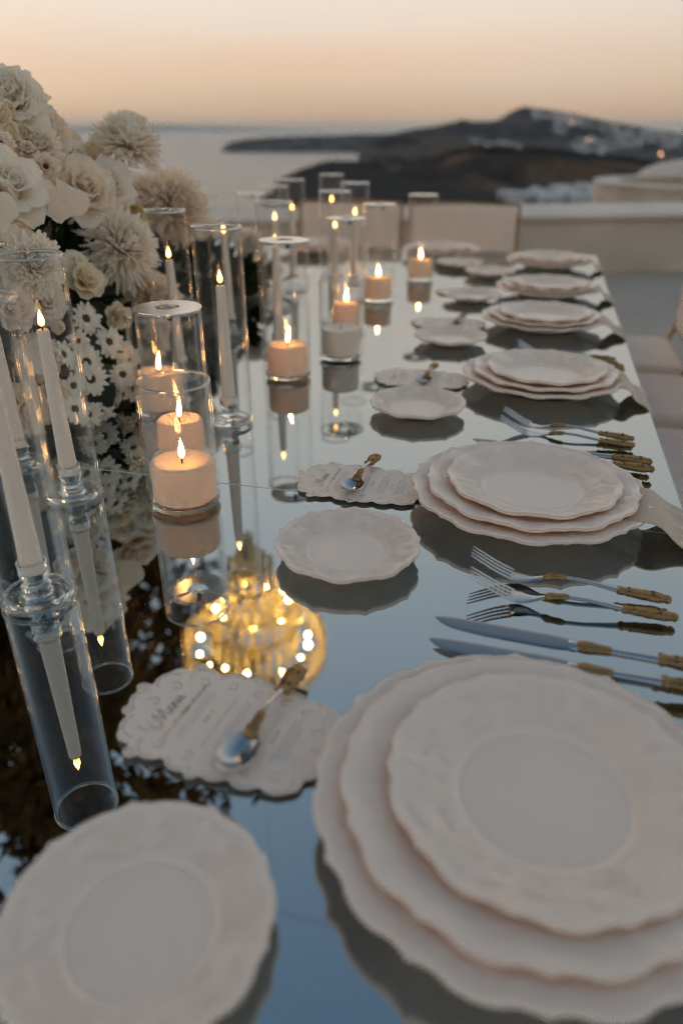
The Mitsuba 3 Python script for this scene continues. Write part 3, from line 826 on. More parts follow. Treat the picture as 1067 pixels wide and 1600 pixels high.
# ------------------------------------------------------------------ glass cylinders, candles, candlesticks
def vase_parts(R, H, double, open_bottom=False):
    wall_ = [lathe([(R, 0.004 if not open_bottom else 0.001), (R, H - 0.001)], 72)]
    if double:
        wall_.append(lathe([(R - 0.0028, 0.008 if not open_bottom else 0.001), (R - 0.0028, H - 0.001)], 72))
    out = [('wall', shape(join(wall_), 'm_glass_film' if double else 'm_glass_sheet', True))]
    r2 = 0.0019 if not open_bottom else 0.0023
    a = np.linspace(0, 2 * PI, 13)
    rim = lathe([(R - 0.0014 + r2 * np.cos(t), H + r2 * 0.9 * np.sin(t)) for t in a], 72)
    out.append(('rim', shape(rim, 'm_rim', True)))
    if not open_bottom:
        base = lathe([(0.0005, 0.0004), (R - 0.006, 0.0004), (R - 0.0012, 0.0022), (R - 0.0004, 0.005), (R - 0.0006, 0.0085), (R - 0.004, 0.0095), (R - 0.012, 0.0082), (0.0005, 0.0074)], 72)
        if base.volume < 0:
            base.invert()
        out.append(('base', shape(base, 'm_glass', 40)))
    else:
        foot = lathe([(R - 0.0014 + r2 * np.cos(t), 0.0018 + r2 * 0.9 * np.sin(t)) for t in a], 72)
        out.append(('foot_rim', shape(foot, 'm_glass', True)))
    return out


def flame_mesh(h, r, n=12):
    t = np.linspace(0, 1, 14)
    rr = r * np.clip(np.sin(PI * t ** 0.62) ** 0.85 * (1 - 0.25 * t), 0.02, 1) * 1.05
    m = lathe(np.column_stack([rr, t * h]), n)
    if m.volume < 0:
        m.invert()
    return m


def flame_glow(k, h):
    """A flame is dimmer and redder at its foot and tip."""
    k = [float(c) / LEVEL for c in k]

    def fn(p, n, uv):
        u = uv.y
        core = mikit.smoothstep(0.0, 0.35, u) * (1 - 0.55 * mikit.smoothstep(0.55, 1.0, u))
        return mi.Color3f(k[0] * (0.35 + 0.65 * core), k[1] * (0.22 + 0.78 * core), k[2] * (0.12 + 0.88 * core))
    return mikit.proc(fn)


def flame_shape(h, r, k, bend=0.0):
    n = 12
    m = flame_mesh(h, r, n)
    q = np.array(m.vertices)
    q[:, 0] += bend * h * (q[:, 2] / h) ** 2 + 0.04 * h * bend * np.sin(q[:, 2] / h * 7)
    m.vertices = q
    uv = np.column_stack([np.tile(np.arange(n) / n, 14), np.repeat(np.linspace(0, 1, 14), n)])
    d = mikit.ply(m, 'm_wick', smooth=True, uv=uv)
    d['emitter'] = {'type': 'area', 'radiance': flame_glow(k, h)}
    return d


FLAMES = [flame_shape(h_, w_, (80.0, 43.0, 13.0), b_) for h_, w_, b_ in ((0.028, 0.0041, 0.05), (0.025, 0.0044, -0.10), (0.032, 0.0038, 0.14), (0.029, 0.0042, -0.03))]
LED = flame_shape(0.021, 0.0042, (13.0, 6.8, 1.7))


def pillar_parts(R, H, pool):
    prof = [(0.0005, 0.0), (R - 0.003, 0.0), (R, 0.003), (R, H - 0.006), (R - 0.0012, H - 0.0015), (R - 0.0042, H)]
    rp = R * 0.72
    prof += [(rp + 0.004, H - 0.001), (rp, H - 0.0022 * pool), (rp * 0.8, H - 0.0042 * pool), (rp * 0.4, H - 0.0050 * pool), (0.0005, H - 0.0050 * pool)]
    m = lathe(prof, 56)
    q = np.array(m.vertices)
    hh = np.clip((q[:, 2] - H + 0.012) / 0.012, 0, 1)
    q[:, 2] += hh * 0.0022 * (meshkit.fbm(q * 45 + R * 100, 3, 8) - 0.5)
    m.vertices = q
    if m.volume < 0:
        m.invert()
    return m


VASE_KIND = {'short': (0.0455, 0.165), 'mid': (0.0450, 0.255), 'midlow': (0.0450, 0.222), 'tall': (0.0380, 0.310)}
VP = {}


def vase(x, y, kind, label, double=False):
    R, H = VASE_KIND[kind]
    kk = (kind, double)
    if kk not in VP:
        VP[kk] = vase_parts(R, H, double, kind == 'tall')
    k = thing('glass_cylinder', label, 'glass vase')
    for n, s in VP[kk]:
        part(k, n, s, place(x, y, ZT, 0))
    return k


def lid(x, y, kind, label, rz=0.4):
    R, H = VASE_KIND[kind]
    k = thing('ring_lid', label, 'lid')
    ro, ri = R + 0.0012, 0.0165
    ring = lathe([(ri, 0.0), (ro, 0.0), (ro + 0.0004, 0.0011), (ro, 0.0022), (ri, 0.0022), (ri, 0.0)], 72)
    if ring.volume < 0:
        ring.invert()
    tw = place(x, y, ZT + H + 0.0017, rz)
    part(k, 'ring', shape(ring, 'm_lid', 30), tw)
    part(k, 'stopper', shape(rbox(0.007, 0.006, 0.010, 0.002, (0.018 + 0.008, -0.012, -0.0052)), 'm_cork', 40), place(x, y, ZT + H + 0.0017, -0.6))


WAX = {}


def pillar(x, y, R, H, label, lit=True, z=0.0084):
    k = thing('pillar_candle', label, 'candle')
    kk = (R, H, lit)
    if kk not in WAX:
        WAX[kk] = shape(pillar_parts(R, H, 1.0), 'm_wax_glow' if lit else 'm_wax', 45)
    part(k, 'wax', WAX[kk], place(x, y, ZT + z, 0.3))
    zz = ZT + z + H - 0.0055
    part(k, 'wick', shape(tube([(0, 0, 0), (0.0004, 0, 0.006), (0.0016, 0, 0.011)], [0.0011, 0.0011, 0.0008], 6), 'm_wick', 50), place(x, y, zz))
    if lit:
        part(k, 'flame', FLAMES[len(k) % 2 * 2 + int(x * 1000) % 2], place(x + 0.0008, y, zz + 0.0075, x * 40))


TAPER_H = 0.192
taper = lathe([(0.0005, 0.0), (0.0112, 0.0), (0.0114, 0.002), (0.0112, 0.02), (0.0074, TAPER_H - 0.002), (0.0066, TAPER_H), (0.0030, TAPER_H - 0.0004), (0.0005, TAPER_H - 0.001)], 28)
if taper.volume < 0:
    taper.invert()
TAPER = shape(taper, 'm_wax', 40)
wick_s = shape(tube([(0, 0, 0), (0, 0, 0.005)], 0.0010, 6), 'm_wick', 50)
stick = lathe([(0.0005, 0.0006), (0.030, 0.0006), (0.0335, 0.0020), (0.0345, 0.0050), (0.0335, 0.0078), (0.0310, 0.0086), (0.0285, 0.0068), (0.0200, 0.0062), (0.0150, 0.0085), (0.0135, 0.0120), (0.0150, 0.0150), (0.0125, 0.0185),
               (0.0120, 0.0240), (0.0135, 0.0275), (0.0150, 0.0300), (0.0152, 0.0440), (0.0140, 0.0455), (0.0126, 0.0440), (0.0124, 0.0330), (0.0115, 0.0318), (0.0005, 0.0316)], 48)
if stick.volume < 0:
    stick.invert()
STICK = shape(stick, 'm_glass', 35)


def taper_set(x, y, where, double=False):
    vase(x, y, 'tall', f'tall glass cylinder around the taper {where}', double)
    k = thing('candlestick', f'clear glass candlestick under the taper {where}', 'candlestick')
    whole(k, STICK, place(x, y, ZT))
    k = thing('taper_candle', f'pale taper candle {where}', 'candle')
    part(k, 'wax', TAPER, place(x, y, ZT + 0.0322))
    part(k, 'wick', wick_s, place(x, y, ZT + 0.0322 + TAPER_H - 0.001))
    part(k, 'flame', LED, place(x, y, ZT + 0.0322 + TAPER_H + 0.0035))


taper_set(-0.472, 0.552, 'nearest the camera at lower left', True)
taper_set(-0.573, 0.778, 'just left of the white daisies', True)
taper_set(-0.700, 0.845, 'at the left edge, third from the camera', True)
taper_set(-0.474, 1.096, 'right behind the nearest short candle glass', True)
taper_set(-0.665, 1.309, 'in front of the spidery bloom')
taper_set(-0.529, 1.521, 'left of the middle lidded glass')
taper_set(-0.484, 1.836, 'above the middle lidded glass')
taper_set(-0.683, 1.968, 'leftmost of the far tall group')
taper_set(-0.722, 2.239, 'second from left of the far tall group')
taper_set(-0.679, 2.533, 'farthest away, with the highest rim')
taper_set(-0.508, 2.145, 'right of the farthest tall glass')
taper_set(-0.708, 1.679, 'beside the rightmost blurred blooms')

vase(-0.417, 0.798, 'short', 'short glass cylinder with the big burning pillar candle, nearest the camera', True)
pillar(-0.417, 0.798, 0.0408, 0.052, 'wide ivory pillar candle burning in the nearest short glass')
vase(-0.480, 0.925, 'midlow', 'glass cylinder with a ring lid right behind the nearest short glass', True)
lid(-0.480, 0.925, 'midlow', 'mirrored ring lid on the glass just behind the nearest short glass')
pillar(-0.480, 0.925, 0.033, 0.058, 'pink glowing pillar candle seen through the nearest short glass')
vase(-0.612, 1.122, 'short', 'short glass cylinder beside the daisies', True)
pillar(-0.612, 1.122, 0.0395, 0.062, 'glowing pillar candle beside the daisies')
vase(-0.460, 1.372, 'mid', 'tall lidded glass cylinder with a bright pillar candle in the middle of the table')
lid(-0.460, 1.372, 'mid', 'white looking ring lid on the tall glass in the middle of the table')
pillar(-0.460, 1.372, 0.0405, 0.056, 'bright orange pillar candle in the lidded glass in the middle of the table')
vase(-0.392, 1.530, 'short', 'short glass cylinder with an unlit candle right of the middle lidded glass')
pillar(-0.392, 1.530, 0.0405, 0.056, 'unlit pillar candle in the short glass right of the middle lidded glass', False)
vase(-0.440, 1.770, 'mid', 'lidded glass cylinder behind the unlit candle')
lid(-0.440, 1.770, 'mid', 'ring lid on the glass behind the unlit candle')
pillar(-0.440, 1.770, 0.0335, 0.058, 'burning pillar candle directly above the unlit candle in the picture')
vase(-0.437, 2.140, 'mid', 'lidded glass cylinder second from right in the far row')
lid(-0.437, 2.140, 'mid', 'ring lid on the glass second from right in the far row')
pillar(-0.437, 2.140, 0.0385, 0.056, 'burning pillar candle second from right in the far row')
vase(-0.370, 2.495, 'mid', 'lidded glass cylinder farthest right, in front of a chair')
lid(-0.370, 2.495, 'mid', 'ring lid on the glass farthest right')
pillar(-0.370, 2.495, 0.0395, 0.056, 'burning pillar candle farthest right, near the far end plates')
vase(-0.905, 2.390, 'mid', 'lidded glass cylinder at the far left edge of the glasses, beside the flowers')
lid(-0.905, 2.390, 'mid', 'ring lid on the glass at the far left, beside the flowers')
pillar(-0.905, 2.390, 0.0385, 0.056, 'burning pillar candle in the lidded glass at the far left')

# ------------------------------------------------------------------ chairs
seat_s = shape(rbox(0.44, 0.42, 0.065, 0.022, (0, 0, 0.447), 2), 'm_cushion', 50)
under_s = shape(rbox(0.43, 0.41, 0.025, 0.008, (0, 0, 0.402)), 'm_gold_frame', 40)
back_s = shape(rbox(0.485, 0.035, 0.36, 0.014, (0, 0.245, 0.69), 2), 'm_cushion', 50)
bar = lambda pts, r: shape(tube(pts, r, 10), 'm_gold_frame', 50)
post_s = [bar([(sx * 0.20, 0.185, 0.39), (sx * 0.215, 0.20, 0.44), (sx * 0.235, 0.225, 0.50), (sx * 0.255, 0.245, 0.58), (sx * 0.258, 0.25, 0.72), (sx * 0.255, 0.25, 0.875)], 0.008) for sx in (-1, 1)]
rail_s = bar([(-0.255, 0.25, 0.878), (0, 0.253, 0.884), (0.255, 0.25, 0.878)], 0.006)
low_s = bar([(-0.256, 0.247, 0.50), (0, 0.25, 0.50), (0.256, 0.247, 0.50)], 0.008)
leg_s = [bar([(sx * 0.195, sy * 0.18, 0.395), (sx * 0.205, sy * 0.19, 0.2), (sx * 0.21, sy * 0.20, 0.0)], [0.012, 0.011, 0.009]) for sx in (-1, 1) for sy in (-1, 1)]


def piping(cx, cy, cz, w, d, plane):
    q = np.linspace(0, 2 * PI, 49)
    e = 0.16
    u = np.sign(np.cos(q)) * np.abs(np.cos(q)) ** e * w / 2
    t = np.sign(np.sin(q)) * np.abs(np.sin(q)) ** e * d / 2
    z = np.zeros_like(u)
    return np.column_stack([cx + u, cy + t, cz + z]) if plane == 'xy' else np.column_stack([cx + u, cy + z, cz + t])


pipe_s = [shape(tube(piping(0, 0, 0.452, 0.446, 0.426, 'xy'), 0.0035, 6), 'm_cushion', 60)]
pipe_b = [shape(tube(piping(0, 0.231, 0.69, 0.468, 0.342, 'xz'), 0.0035, 6), 'm_cushion', 60)]


def chair(x, y, rz, label):
    k = thing('dining_chair', label, 'chair')
    tw = place(x, y, 0, rz)
    for n, ss_ in [('seat', [seat_s]), ('seat_piping', pipe_s), ('back_piping', pipe_b), ('seat_frame', [under_s]), ('backrest', [back_s]), ('back_post', post_s), ('top_rail', [rail_s]), ('lower_rail', [low_s]), ('leg', leg_s)]:
        for s in ss_:
            part(k, n, s, tw)


chair(-0.362, 3.50, 0.0, 'cream chair with gold frame at the far end, right of the two')
chair(-0.912, 3.50, 0.0, 'cream chair with gold frame at the far end, left of the two')
for y, w in ((2.84, 'farthest of those'), (2.325, 'middle of those'), (1.81, 'nearest of those in view')):
    chair(0.314, y, -PI / 2, f'cream and gold chair at the right side of the table, {w}')
for y, w in ((2.86, 'farthest'), (2.34, 'second farthest')):
    chair(-1.62, y, PI / 2, f'cream and gold chair at the left side of the table, {w}')


# ------------------------------------------------------------------ flowers
def petal_strip(n_seg, L, W, a0, a1, roll=0.0, fold=0.25, tipw=0.35):
    """One petal in its own frame: leaves the origin along an arc from angle a0 to a1 off the z axis, in the xz plane. Rows of three points."""
    t = np.linspace(0, 1, n_seg + 1)
    a = a0 + (a1 - a0) * t
    dx, dz = np.sin(a), np.cos(a)
    x = np.concatenate([[0], np.cumsum((dx[1:] + dx[:-1]) / 2)]) * L / n_seg
    z = np.concatenate([[0], np.cumsum((dz[1:] + dz[:-1]) / 2)]) * L / n_seg
    w = W * np.interp(t, [0, 0.3, 0.75, 0.93, 1], [0.35, 0.85, 1.0, 0.8, tipw])
    nx, nz = -np.cos(a), np.sin(a)
    c = np.stack([x, t * 0, z], -1)
    l = np.stack([x + nx * w * fold, -w, z + nz * w * fold], -1)
    r = np.stack([x + nx * w * fold, w, z + nz * w * fold], -1)
    return np.stack([l, c, r], 1).reshape(-1, 3), tri(grid_faces(n_seg + 1, 3))


def rotz(v, a):
    c, s = math.cos(a), math.sin(a)
    return np.column_stack([v[:, 0] * c - v[:, 1] * s, v[:, 0] * s + v[:, 1] * c, v[:, 2]])


def mum_mesh(R, seed, n=240, droop=0.0, loose=0.0, width=0.092):
    r_ = np.random.default_rng(seed)
    vs, fs, o = [], [], 0
    for i in range(n):
        q = (i + 0.5) / n
        th = math.radians(6 + 104 * q ** 0.72) + r_.normal(0, 0.05)
        L = R * ((0.62 + 0.42 * q ** 0.6) if loose > 0.5 else (0.72 + 0.26 * q ** 0.6)) * r_.uniform(0.9, 1.08) * (1 + loose * q * r_.uniform(0, 0.35))
        curl = -1.05 + 0.95 * q + droop * q + r_.normal(0, 0.16 + 0.3 * loose)
        v_, f_ = petal_strip(4, L, R * width * r_.uniform(0.8, 1.15) * (1 - 0.35 * loose), th - 0.10, th + curl * 0.8, fold=0.6, tipw=0.45)
        v_[:, 2] += -R * 0.15 * q
        vs.append(rotz(v_, i * 2.39996 + r_.normal(0, 0.05)))
        fs.append(f_ + o)
        o += len(v_)
    return trimesh.Trimesh(np.vstack(vs), np.vstack(fs), process=False)


def cup_petal(L, W, a0, a1, nu=8, nv=9, cup=0.55, ruffle=0.0, seed=0, lip=0.5, point=0.0):
    t = np.linspace(0, 1, nu)
    s = np.linspace(-1, 1, nv)
    a = a0 + (a1 - a0) * t + lip * np.clip((t - 0.75) / 0.25, 0, 1) ** 2
    dx, dz = np.sin(a), np.cos(a)
    x = np.concatenate([[0], np.cumsum((dx[1:] + dx[:-1]) / 2)]) * L / (nu - 1)
    z = np.concatenate([[0], np.cumsum((dz[1:] + dz[:-1]) / 2)]) * L / (nu - 1)
    w = W * (np.sin(np.clip(t * 0.86 + 0.10, 0, 1) * PI) ** 0.55)
    nx, nz = -np.cos(a), np.sin(a)
    bow = cup * w[:, None] * (s[None] ** 2)
    drop = point * L * (np.abs(s[None]) ** 1.5) * (t[:, None] ** 3)
    X = x[:, None] + nx[:, None] * bow - dx[:, None] * drop
    Z = z[:, None] + nz[:, None] * bow - dz[:, None] * drop
    Y = np.broadcast_to(w[:, None] * s[None], X.shape)
    v_ = np.stack([X, Y, Z], -1).reshape(-1, 3)
    if ruffle:
        f_ = meshkit.fbm(v_ * (3.2 / W) + seed * 3.7, 3, seed) - 0.5
        k = np.repeat(t ** 2, nv)
        n_ = np.stack([np.repeat(nx, nv), np.zeros(nu * nv), np.repeat(nz, nv)], -1)
        v_ = v_ + n_ * (f_ * k * ruffle * W * 2.2)[:, None]
    return v_, tri(grid_faces(nu, nv))


def rose_petals(R, seed, rings=((3, 0.02, 0.10), (4, 0.10, 0.26), (5, 0.22, 0.50), (6, 0.45, 0.85), (6, 0.75, 1.25)), ruffle=0.25, size=1.0):
    r_ = np.random.default_rng(seed)
    out = []
    for k, (n, a0, a1) in enumerate(rings):
        q = (k + 1) / len(rings)
        for i in range(n):
            L = R * (0.95 + 0.35 * q) * size * r_.uniform(0.92, 1.08)
            W = R * (0.28 + 0.36 * q) * r_.uniform(0.9, 1.1)
            v_, f_ = cup_petal(L, W, a0 + r_.normal(0, 0.05), a1 + r_.normal(0, 0.1), cup=0.75 - 0.45 * q, ruffle=ruffle * r_.uniform(0.6, 1.4), seed=seed * 31 + k * 7 + i, lip=0.15 + 0.75 * q)
            v_[:, 0] += R * 0.05 * q
            v_ = rotz(v_, 2 * PI * (i + 0.5 * (k % 2)) / n + r_.normal(0, 0.1) + k)
            v_[:, 2] -= R * (0.35 + 0.22 * q)
            out.append(trimesh.Trimesh(v_, f_, process=False))
    return out


def carnation_mesh(R, seed):
    rings = ((4, 0.02, 0.15), (6, 0.15, 0.45), (8, 0.4, 0.8), (9, 0.7, 1.15), (9, 1.0, 1.6))
    return join(rose_petals(R * 0.9, seed, rings, ruffle=0.85))


def daisy_meshes(R, seed, n=15):
    r_ = np.random.default_rng(seed)
    vs = []
    for i in range(n):
        v_, f_ = cup_petal(R * r_.uniform(0.92, 1.06), R * r_.uniform(0.17, 0.23), 1.2 + r_.normal(0, 0.13), 1.5 + r_.normal(0, 0.25), nu=5, nv=4, cup=0.3, lip=0.1)
        vs.append(trimesh.Trimesh(rotz(v_, 2 * PI * i / n + r_.normal(0, 0.06)), f_, process=False))
    for i in range(11):
        v_, f_ = cup_petal(R * r_.uniform(0.62, 0.84), R * r_.uniform(0.16, 0.21), 1.1 + r_.normal(0, 0.12), 1.45 + r_.normal(0, 0.2), nu=5, nv=4, cup=0.4, lip=0.2)
        vs.append(trimesh.Trimesh(rotz(v_, 2 * PI * (i + 0.5) / 11 + r_.normal(0, 0.12)), f_, process=False))
    heart = lathe([(R * 0.30, -0.02 * R), (R * 0.30, 0.12 * R), (R * 0.20, 0.20 * R), (R * 0.02, 0.22 * R)], 12)
    return join(vs), heart


arr = thing('flower_arrangement', 'large white arrangement of chrysanthemums, roses and daisies along the table', 'flowers')
FL = [('carnation', -0.840, 1.156, 1.236, 0.0583), ('carnation', -0.860, 1.251, 1.196, 0.0526), ('bud', -0.800, 1.084, 1.181, 0.0232), ('bud', -0.800, 1.087, 1.208, 0.0249), ('mum', -0.820, 1.176, 1.162, 0.0523),
      ('small', -0.790, 1.119, 1.168, 0.0100), ('small', -0.780, 1.046, 1.149, 0.0208), ('small', -0.780, 1.042, 1.173, 0.0187), ('bigrose', -0.760, 1.010, 1.115, 0.0539), ('small', -0.760, 1.069, 1.138, 0.0193),
      ('small', -0.770, 1.130, 1.139, 0.0212), ('small', -0.790, 1.203, 1.126, 0.0172), ('bigrose', -0.760, 1.208, 1.097, 0.0499), ('bigrose', -0.800, 1.366, 1.095, 0.0436), ('bud', -0.840, 1.383, 1.151, 0.0242),
      ('carnation', -0.860, 1.357, 1.138, 0.0408), ('carnation', -0.900, 1.379, 1.165, 0.0364), ('mum_tall', -0.800, 1.454, 1.167, 0.0699), ('mum', -0.840, 1.707, 1.029, 0.0900), ('carnation', -0.880, 1.659, 1.062, 0.0496),
      ('yellow', -0.800, 1.450, 1.036, 0.0285), ('bud', -0.800, 1.439, 1.067, 0.0179), ('spider', -0.760, 1.314, 0.994, 0.0699), ('yellow', -0.730, 1.125, 0.966, 0.0321), ('carnation', -0.750, 1.137, 0.989, 0.0236),
      ('mum', -0.720, 0.982, 1.014, 0.0508), ('bud', -0.740, 1.024, 1.066, 0.0143), ('carnation', -0.740, 0.989, 1.053, 0.0243), ('mum', -0.740, 1.366, 0.884, 0.0668), ('yellow', -0.720, 1.200, 0.890, 0.0231),
      ('rose', -0.720, 0.923, 0.963, 0.0312), ('bud', -0.700, 0.984, 0.921, 0.0156), ('daisy', -0.690, 1.098, 0.876, 0.0216), ('daisy', -0.700, 1.072, 0.913, 0.0209), ('daisy', -0.690, 1.138, 0.851, 0.0201),
      ('daisy', -0.685, 1.031, 0.859, 0.0217), ('daisy', -0.700, 1.032, 0.893, 0.0184), ('daisy', -0.690, 0.988, 0.873, 0.0180), ('daisy', -0.680, 1.037, 0.828, 0.0210), ('daisy', -0.685, 1.113, 0.816, 0.0189),
      ('daisy', -0.690, 1.168, 0.828, 0.0207), ('daisy', -0.685, 1.141, 0.785, 0.0206), ('daisy', -0.680, 0.994, 0.825, 0.0204), ('daisy', -0.680, 1.045, 0.787, 0.0215), ('daisy', -0.685, 1.106, 0.768, 0.0192),
      ('daisy', -0.680, 0.967, 0.795, 0.0192), ('daisy', -0.680, 1.010, 0.772, 0.0190), ('carnation', -0.740, 1.023, 0.951, 0.0341), ('mum', -0.740, 0.981, 0.871, 0.0401), ('carnation', -0.730, 0.915, 0.810, 0.0390),
      ('rose', -0.710, 0.970, 0.815, 0.0263), ('carnation', -0.780, 1.423, 0.790, 0.0413), ('carnation', -0.900, 2.008, 0.955, 0.0388)]
fr = np.random.default_rng(11)
for y in np.arange(0.86, 2.25, 0.085):        # the far side and the back of the mound
    top = float(np.interp(y, [0.8, 1.2, 1.4, 1.7, 2.0, 2.3], [1.12, 1.15, 1.06, 0.98, 0.90, 0.84]))
    for x in (-1.02, -1.16, -1.26):
        FL.append((fr.choice(['carnation', 'mum', 'rose', 'yellow']), x + fr.uniform(-0.04, 0.04), float(y) + fr.uniform(-0.03, 0.03), top - abs(x + 1.0) * fr.uniform(0.5, 1.1), fr.uniform(0.04, 0.055)))
for y in np.arange(1.5, 2.2, 0.12):
    FL.append((fr.choice(['carnation', 'mum', 'rose']), -0.83 + fr.uniform(-0.03, 0.03), float(y), 0.86 + fr.uniform(-0.06, 0.05), fr.uniform(0.04, 0.055)))
MESH = {}
VAR = {'mum': 4, 'carnation': 5, 'rose': 3, 'yellow': 3, 'daisy': 4}
cnt = {}


def stamp(R, d, x, y, z):
    """Transform putting a unit-size bloom at (x, y, z), facing d."""
    m = np.eye(4)
    m[:3, :3] = orient(d) * R
    m[:3, 3] = (x, y, z)
    return T(m.tolist())


for n, (kind, x, y, z, R) in enumerate(FL):
    c = np.array([-0.99, y + 0.08, 0.80 + 0.25 * (z - 0.75)])
    d = np.array([x, y, z]) - c
    d = d / np.linalg.norm(d)
    view = (EYE - [x, y, z]) / np.linalg.norm(EYE - [x, y, z])
    d = d + 0.45 * view * (x > -0.95) + fr.normal(0, 0.55 if kind == 'daisy' else 0.22, 3)
    d /= np.linalg.norm(d)
    spin = fr.uniform(0, 360)
    i = cnt.get(kind, 0)
    cnt[kind] = i + 1
    if kind == 'mum_tall':
        d = np.array([0.30, 0.05, 0.95])
    if kind == 'daisy':
        R *= fr.uniform(1.05, 1.45)
        x, y, z = x + fr.uniform(-0.02, 0.012), y + fr.normal(0, 0.006), max(z + fr.normal(0, 0.006), 0.772)
    tw = stamp(R, d, x, y, z) @ T().rotate([0, 0, 1], spin)
    if kind in ('mum', 'mum_tall', 'spider'):
        vi = kind if kind != 'mum' else f'mum{i % 4}'
        if vi not in MESH:
            MESH[vi] = shape(mum_mesh(1.0, n + 50, n=560 if kind != 'mum' else 460, droop=0.25 if kind == 'mum_tall' else 0.1 * (i % 3), loose=0.9 if kind == 'spider' else 0.25), 'm_petal_white' if i % 2 == 0 else 'm_petal', 60)
            MESH['heart_g'] = shape(lathe([(0.16, 0.40), (0.13, 0.56), (0.07, 0.62), (0.005, 0.64)], 12), 'm_green_heart', True)
        k = part(arr, 'chrysanthemum', MESH[vi], tw)
        if kind != 'mum_tall':
            part(k, 'heart', MESH['heart_g'], tw)
        else:
            part(k, 'stem', shape(tube([(x - 0.012, y, z - 0.012), (x - 0.022, y, z - 0.05), (x - 0.030, y - 0.003, z - 0.085), (x - 0.034, y - 0.005, z - 0.16)], [0.006, 0.0042, 0.0040, 0.0042], 8), 'm_stem', 50))
            labels[k] = {'label': 'big round white bloom standing alone above the rest on its own stem'}
    elif kind == 'bigrose':
        ps = rose_petals(1.0, 900 + i, size=1.05, ruffle=0.35)
        k = numbered(f'{arr}__rose')
        for pm in ps:
            part(k, 'petal', shape(pm, 'm_petal_white' if i != 1 else 'm_petal', 60), tw)
    elif kind in ('rose', 'yellow'):
        vi = f'{kind}{i % 3}'
        if vi not in MESH:
            MESH[vi] = shape(join(rose_petals(1.0, 300 + i * 3 + len(kind), ruffle=0.3)), 'm_petal' if kind == 'rose' else 'm_petal_yellow' if i % 3 == 0 else 'm_petal_cream', 60)
        part(arr, 'rose', MESH[vi], tw)
    elif kind == 'carnation':
        vi = f'carn{i % 5}'
        if vi not in MESH:
            MESH[vi] = shape(carnation_mesh(1.0, 500 + i), ('m_petal_white', 'm_petal', 'm_petal_white', 'm_petal_cream', 'm_petal')[i % 5], 60)
        part(arr, 'carnation', MESH[vi], tw)
    elif kind == 'daisy':
        vi = f'daisy{i % 4}'
        if vi not in MESH:
            MESH[vi] = tuple(shape(m_, b_, s_) for m_, b_, s_ in zip(daisy_meshes(1.0, 700 + i), ('m_petal_white', 'm_flower_heart'), (60, True)))
        k = numbered(f'{arr}__daisy')
        part(k, 'petals', MESH[vi][0], tw)
        part(k, 'heart', MESH[vi][1], tw)
    elif kind == 'small':
        if 'small' not in MESH:
            MESH['small'] = shape(join(rose_petals(1.0, 640, ((6, 0.5, 0.7), (7, 0.75, 1.1), (8, 1.0, 1.5)), ruffle=0.5, size=0.9)), 'm_petal', 60)
            MESH['small_heart'] = shape(lathe([(0.22, -0.35), (0.20, -0.05), (0.1, 0.05), (0.005, 0.08)], 10), 'm_flower_heart', True)
        k = part(arr, 'lisianthus', MESH['small'], tw)
        part(k, 'heart', MESH['small_heart'], tw)
    elif kind == 'bud':
        if 'bud' not in MESH:
            MESH['bud'] = shape(join(rose_petals(1.0, 660, ((3, 0.15, -0.2), (4, 0.45, -0.35), (5, 0.75, -0.55)), ruffle=0.1, size=1.35)), 'm_petal_cream', 60)
        part(arr, 'bud', MESH['bud'], tw)

# loose large petals hanging out of the roses
for (x, y, z, R, d, s) in [(-0.735, 1.095, 1.092, 0.036, (0.75, -0.55, 0.35), 200), (-0.728, 1.110, 1.066, 0.040, (0.70, -0.6, -0.15), 120), (-0.740, 1.053, 1.090, 0.026, (0.6, -0.6, 0.5), 90),
                           (-0.728, 0.962, 1.072, 0.034, (0.65, -0.7, 0.2), 150), (-0.725, 0.985, 1.058, 0.030, (0.6, -0.7, 0.1), 240), (-0.700, 0.964, 0.885, 0.034, (0.7, -0.7, 0.1), 180)]:
    v_, f_ = cup_petal(1.7, 0.85, 1.1, 1.5, nu=9, nv=9, cup=0.35, lip=0.4, ruffle=0.12, seed=int(s), point=0.35)
    part(arr, 'loose_petal', shape(trimesh.Trimesh(v_, f_, process=False), 'm_petal', 60), stamp(R, np.array(d) / np.linalg.norm(d), x, y, z) @ T().rotate([0, 0, 1], s))

# dark foliage that fills the gaps
vs, fs, o = [], [], 0
lr = np.random.default_rng(3)
for i in range(2600):
    y = lr.uniform(0.84, 2.25)
    top = float(np.interp(y, [0.8, 1.2, 1.4, 1.7, 2.0, 2.3], [1.13, 1.14, 1.06, 0.99, 0.92, 0.82]))
    th, q = lr.uniform(0, PI), lr.uniform(0.6, 1.0)
    x = -1.0 + 0.235 * q * math.cos(th)
    z = 0.77 + (top - 0.79) * q * math.sin(th) ** 0.7
    d = np.array([math.cos(th), lr.normal(0, 0.5), math.sin(th) + 0.2]) + lr.normal(0, 0.4, 3)
    v_, f_ = petal_strip(3, lr.uniform(0.035, 0.065), lr.uniform(0.007, 0.013), 0.0, lr.normal(0, 0.8), fold=0.3, tipw=0.05)
    v_ = rotz(v_, lr.uniform(0, 6.28)) @ orient(d).T + [x, y, z]
    vs.append(v_)
    fs.append(f_ + o)
    o += len(v_)
k = part(arr, 'foliage', shape(trimesh.Trimesh(np.vstack(vs), np.vstack(fs), process=False), 'm_leaf', 60))
labels[k] = {'label': 'dark leaves filling the gaps between the blooms', 'kind': 'stuff'}
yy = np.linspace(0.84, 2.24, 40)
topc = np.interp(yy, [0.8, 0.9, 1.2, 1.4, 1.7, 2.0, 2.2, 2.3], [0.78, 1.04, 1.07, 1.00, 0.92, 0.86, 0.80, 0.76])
th = np.linspace(0, PI, 18)
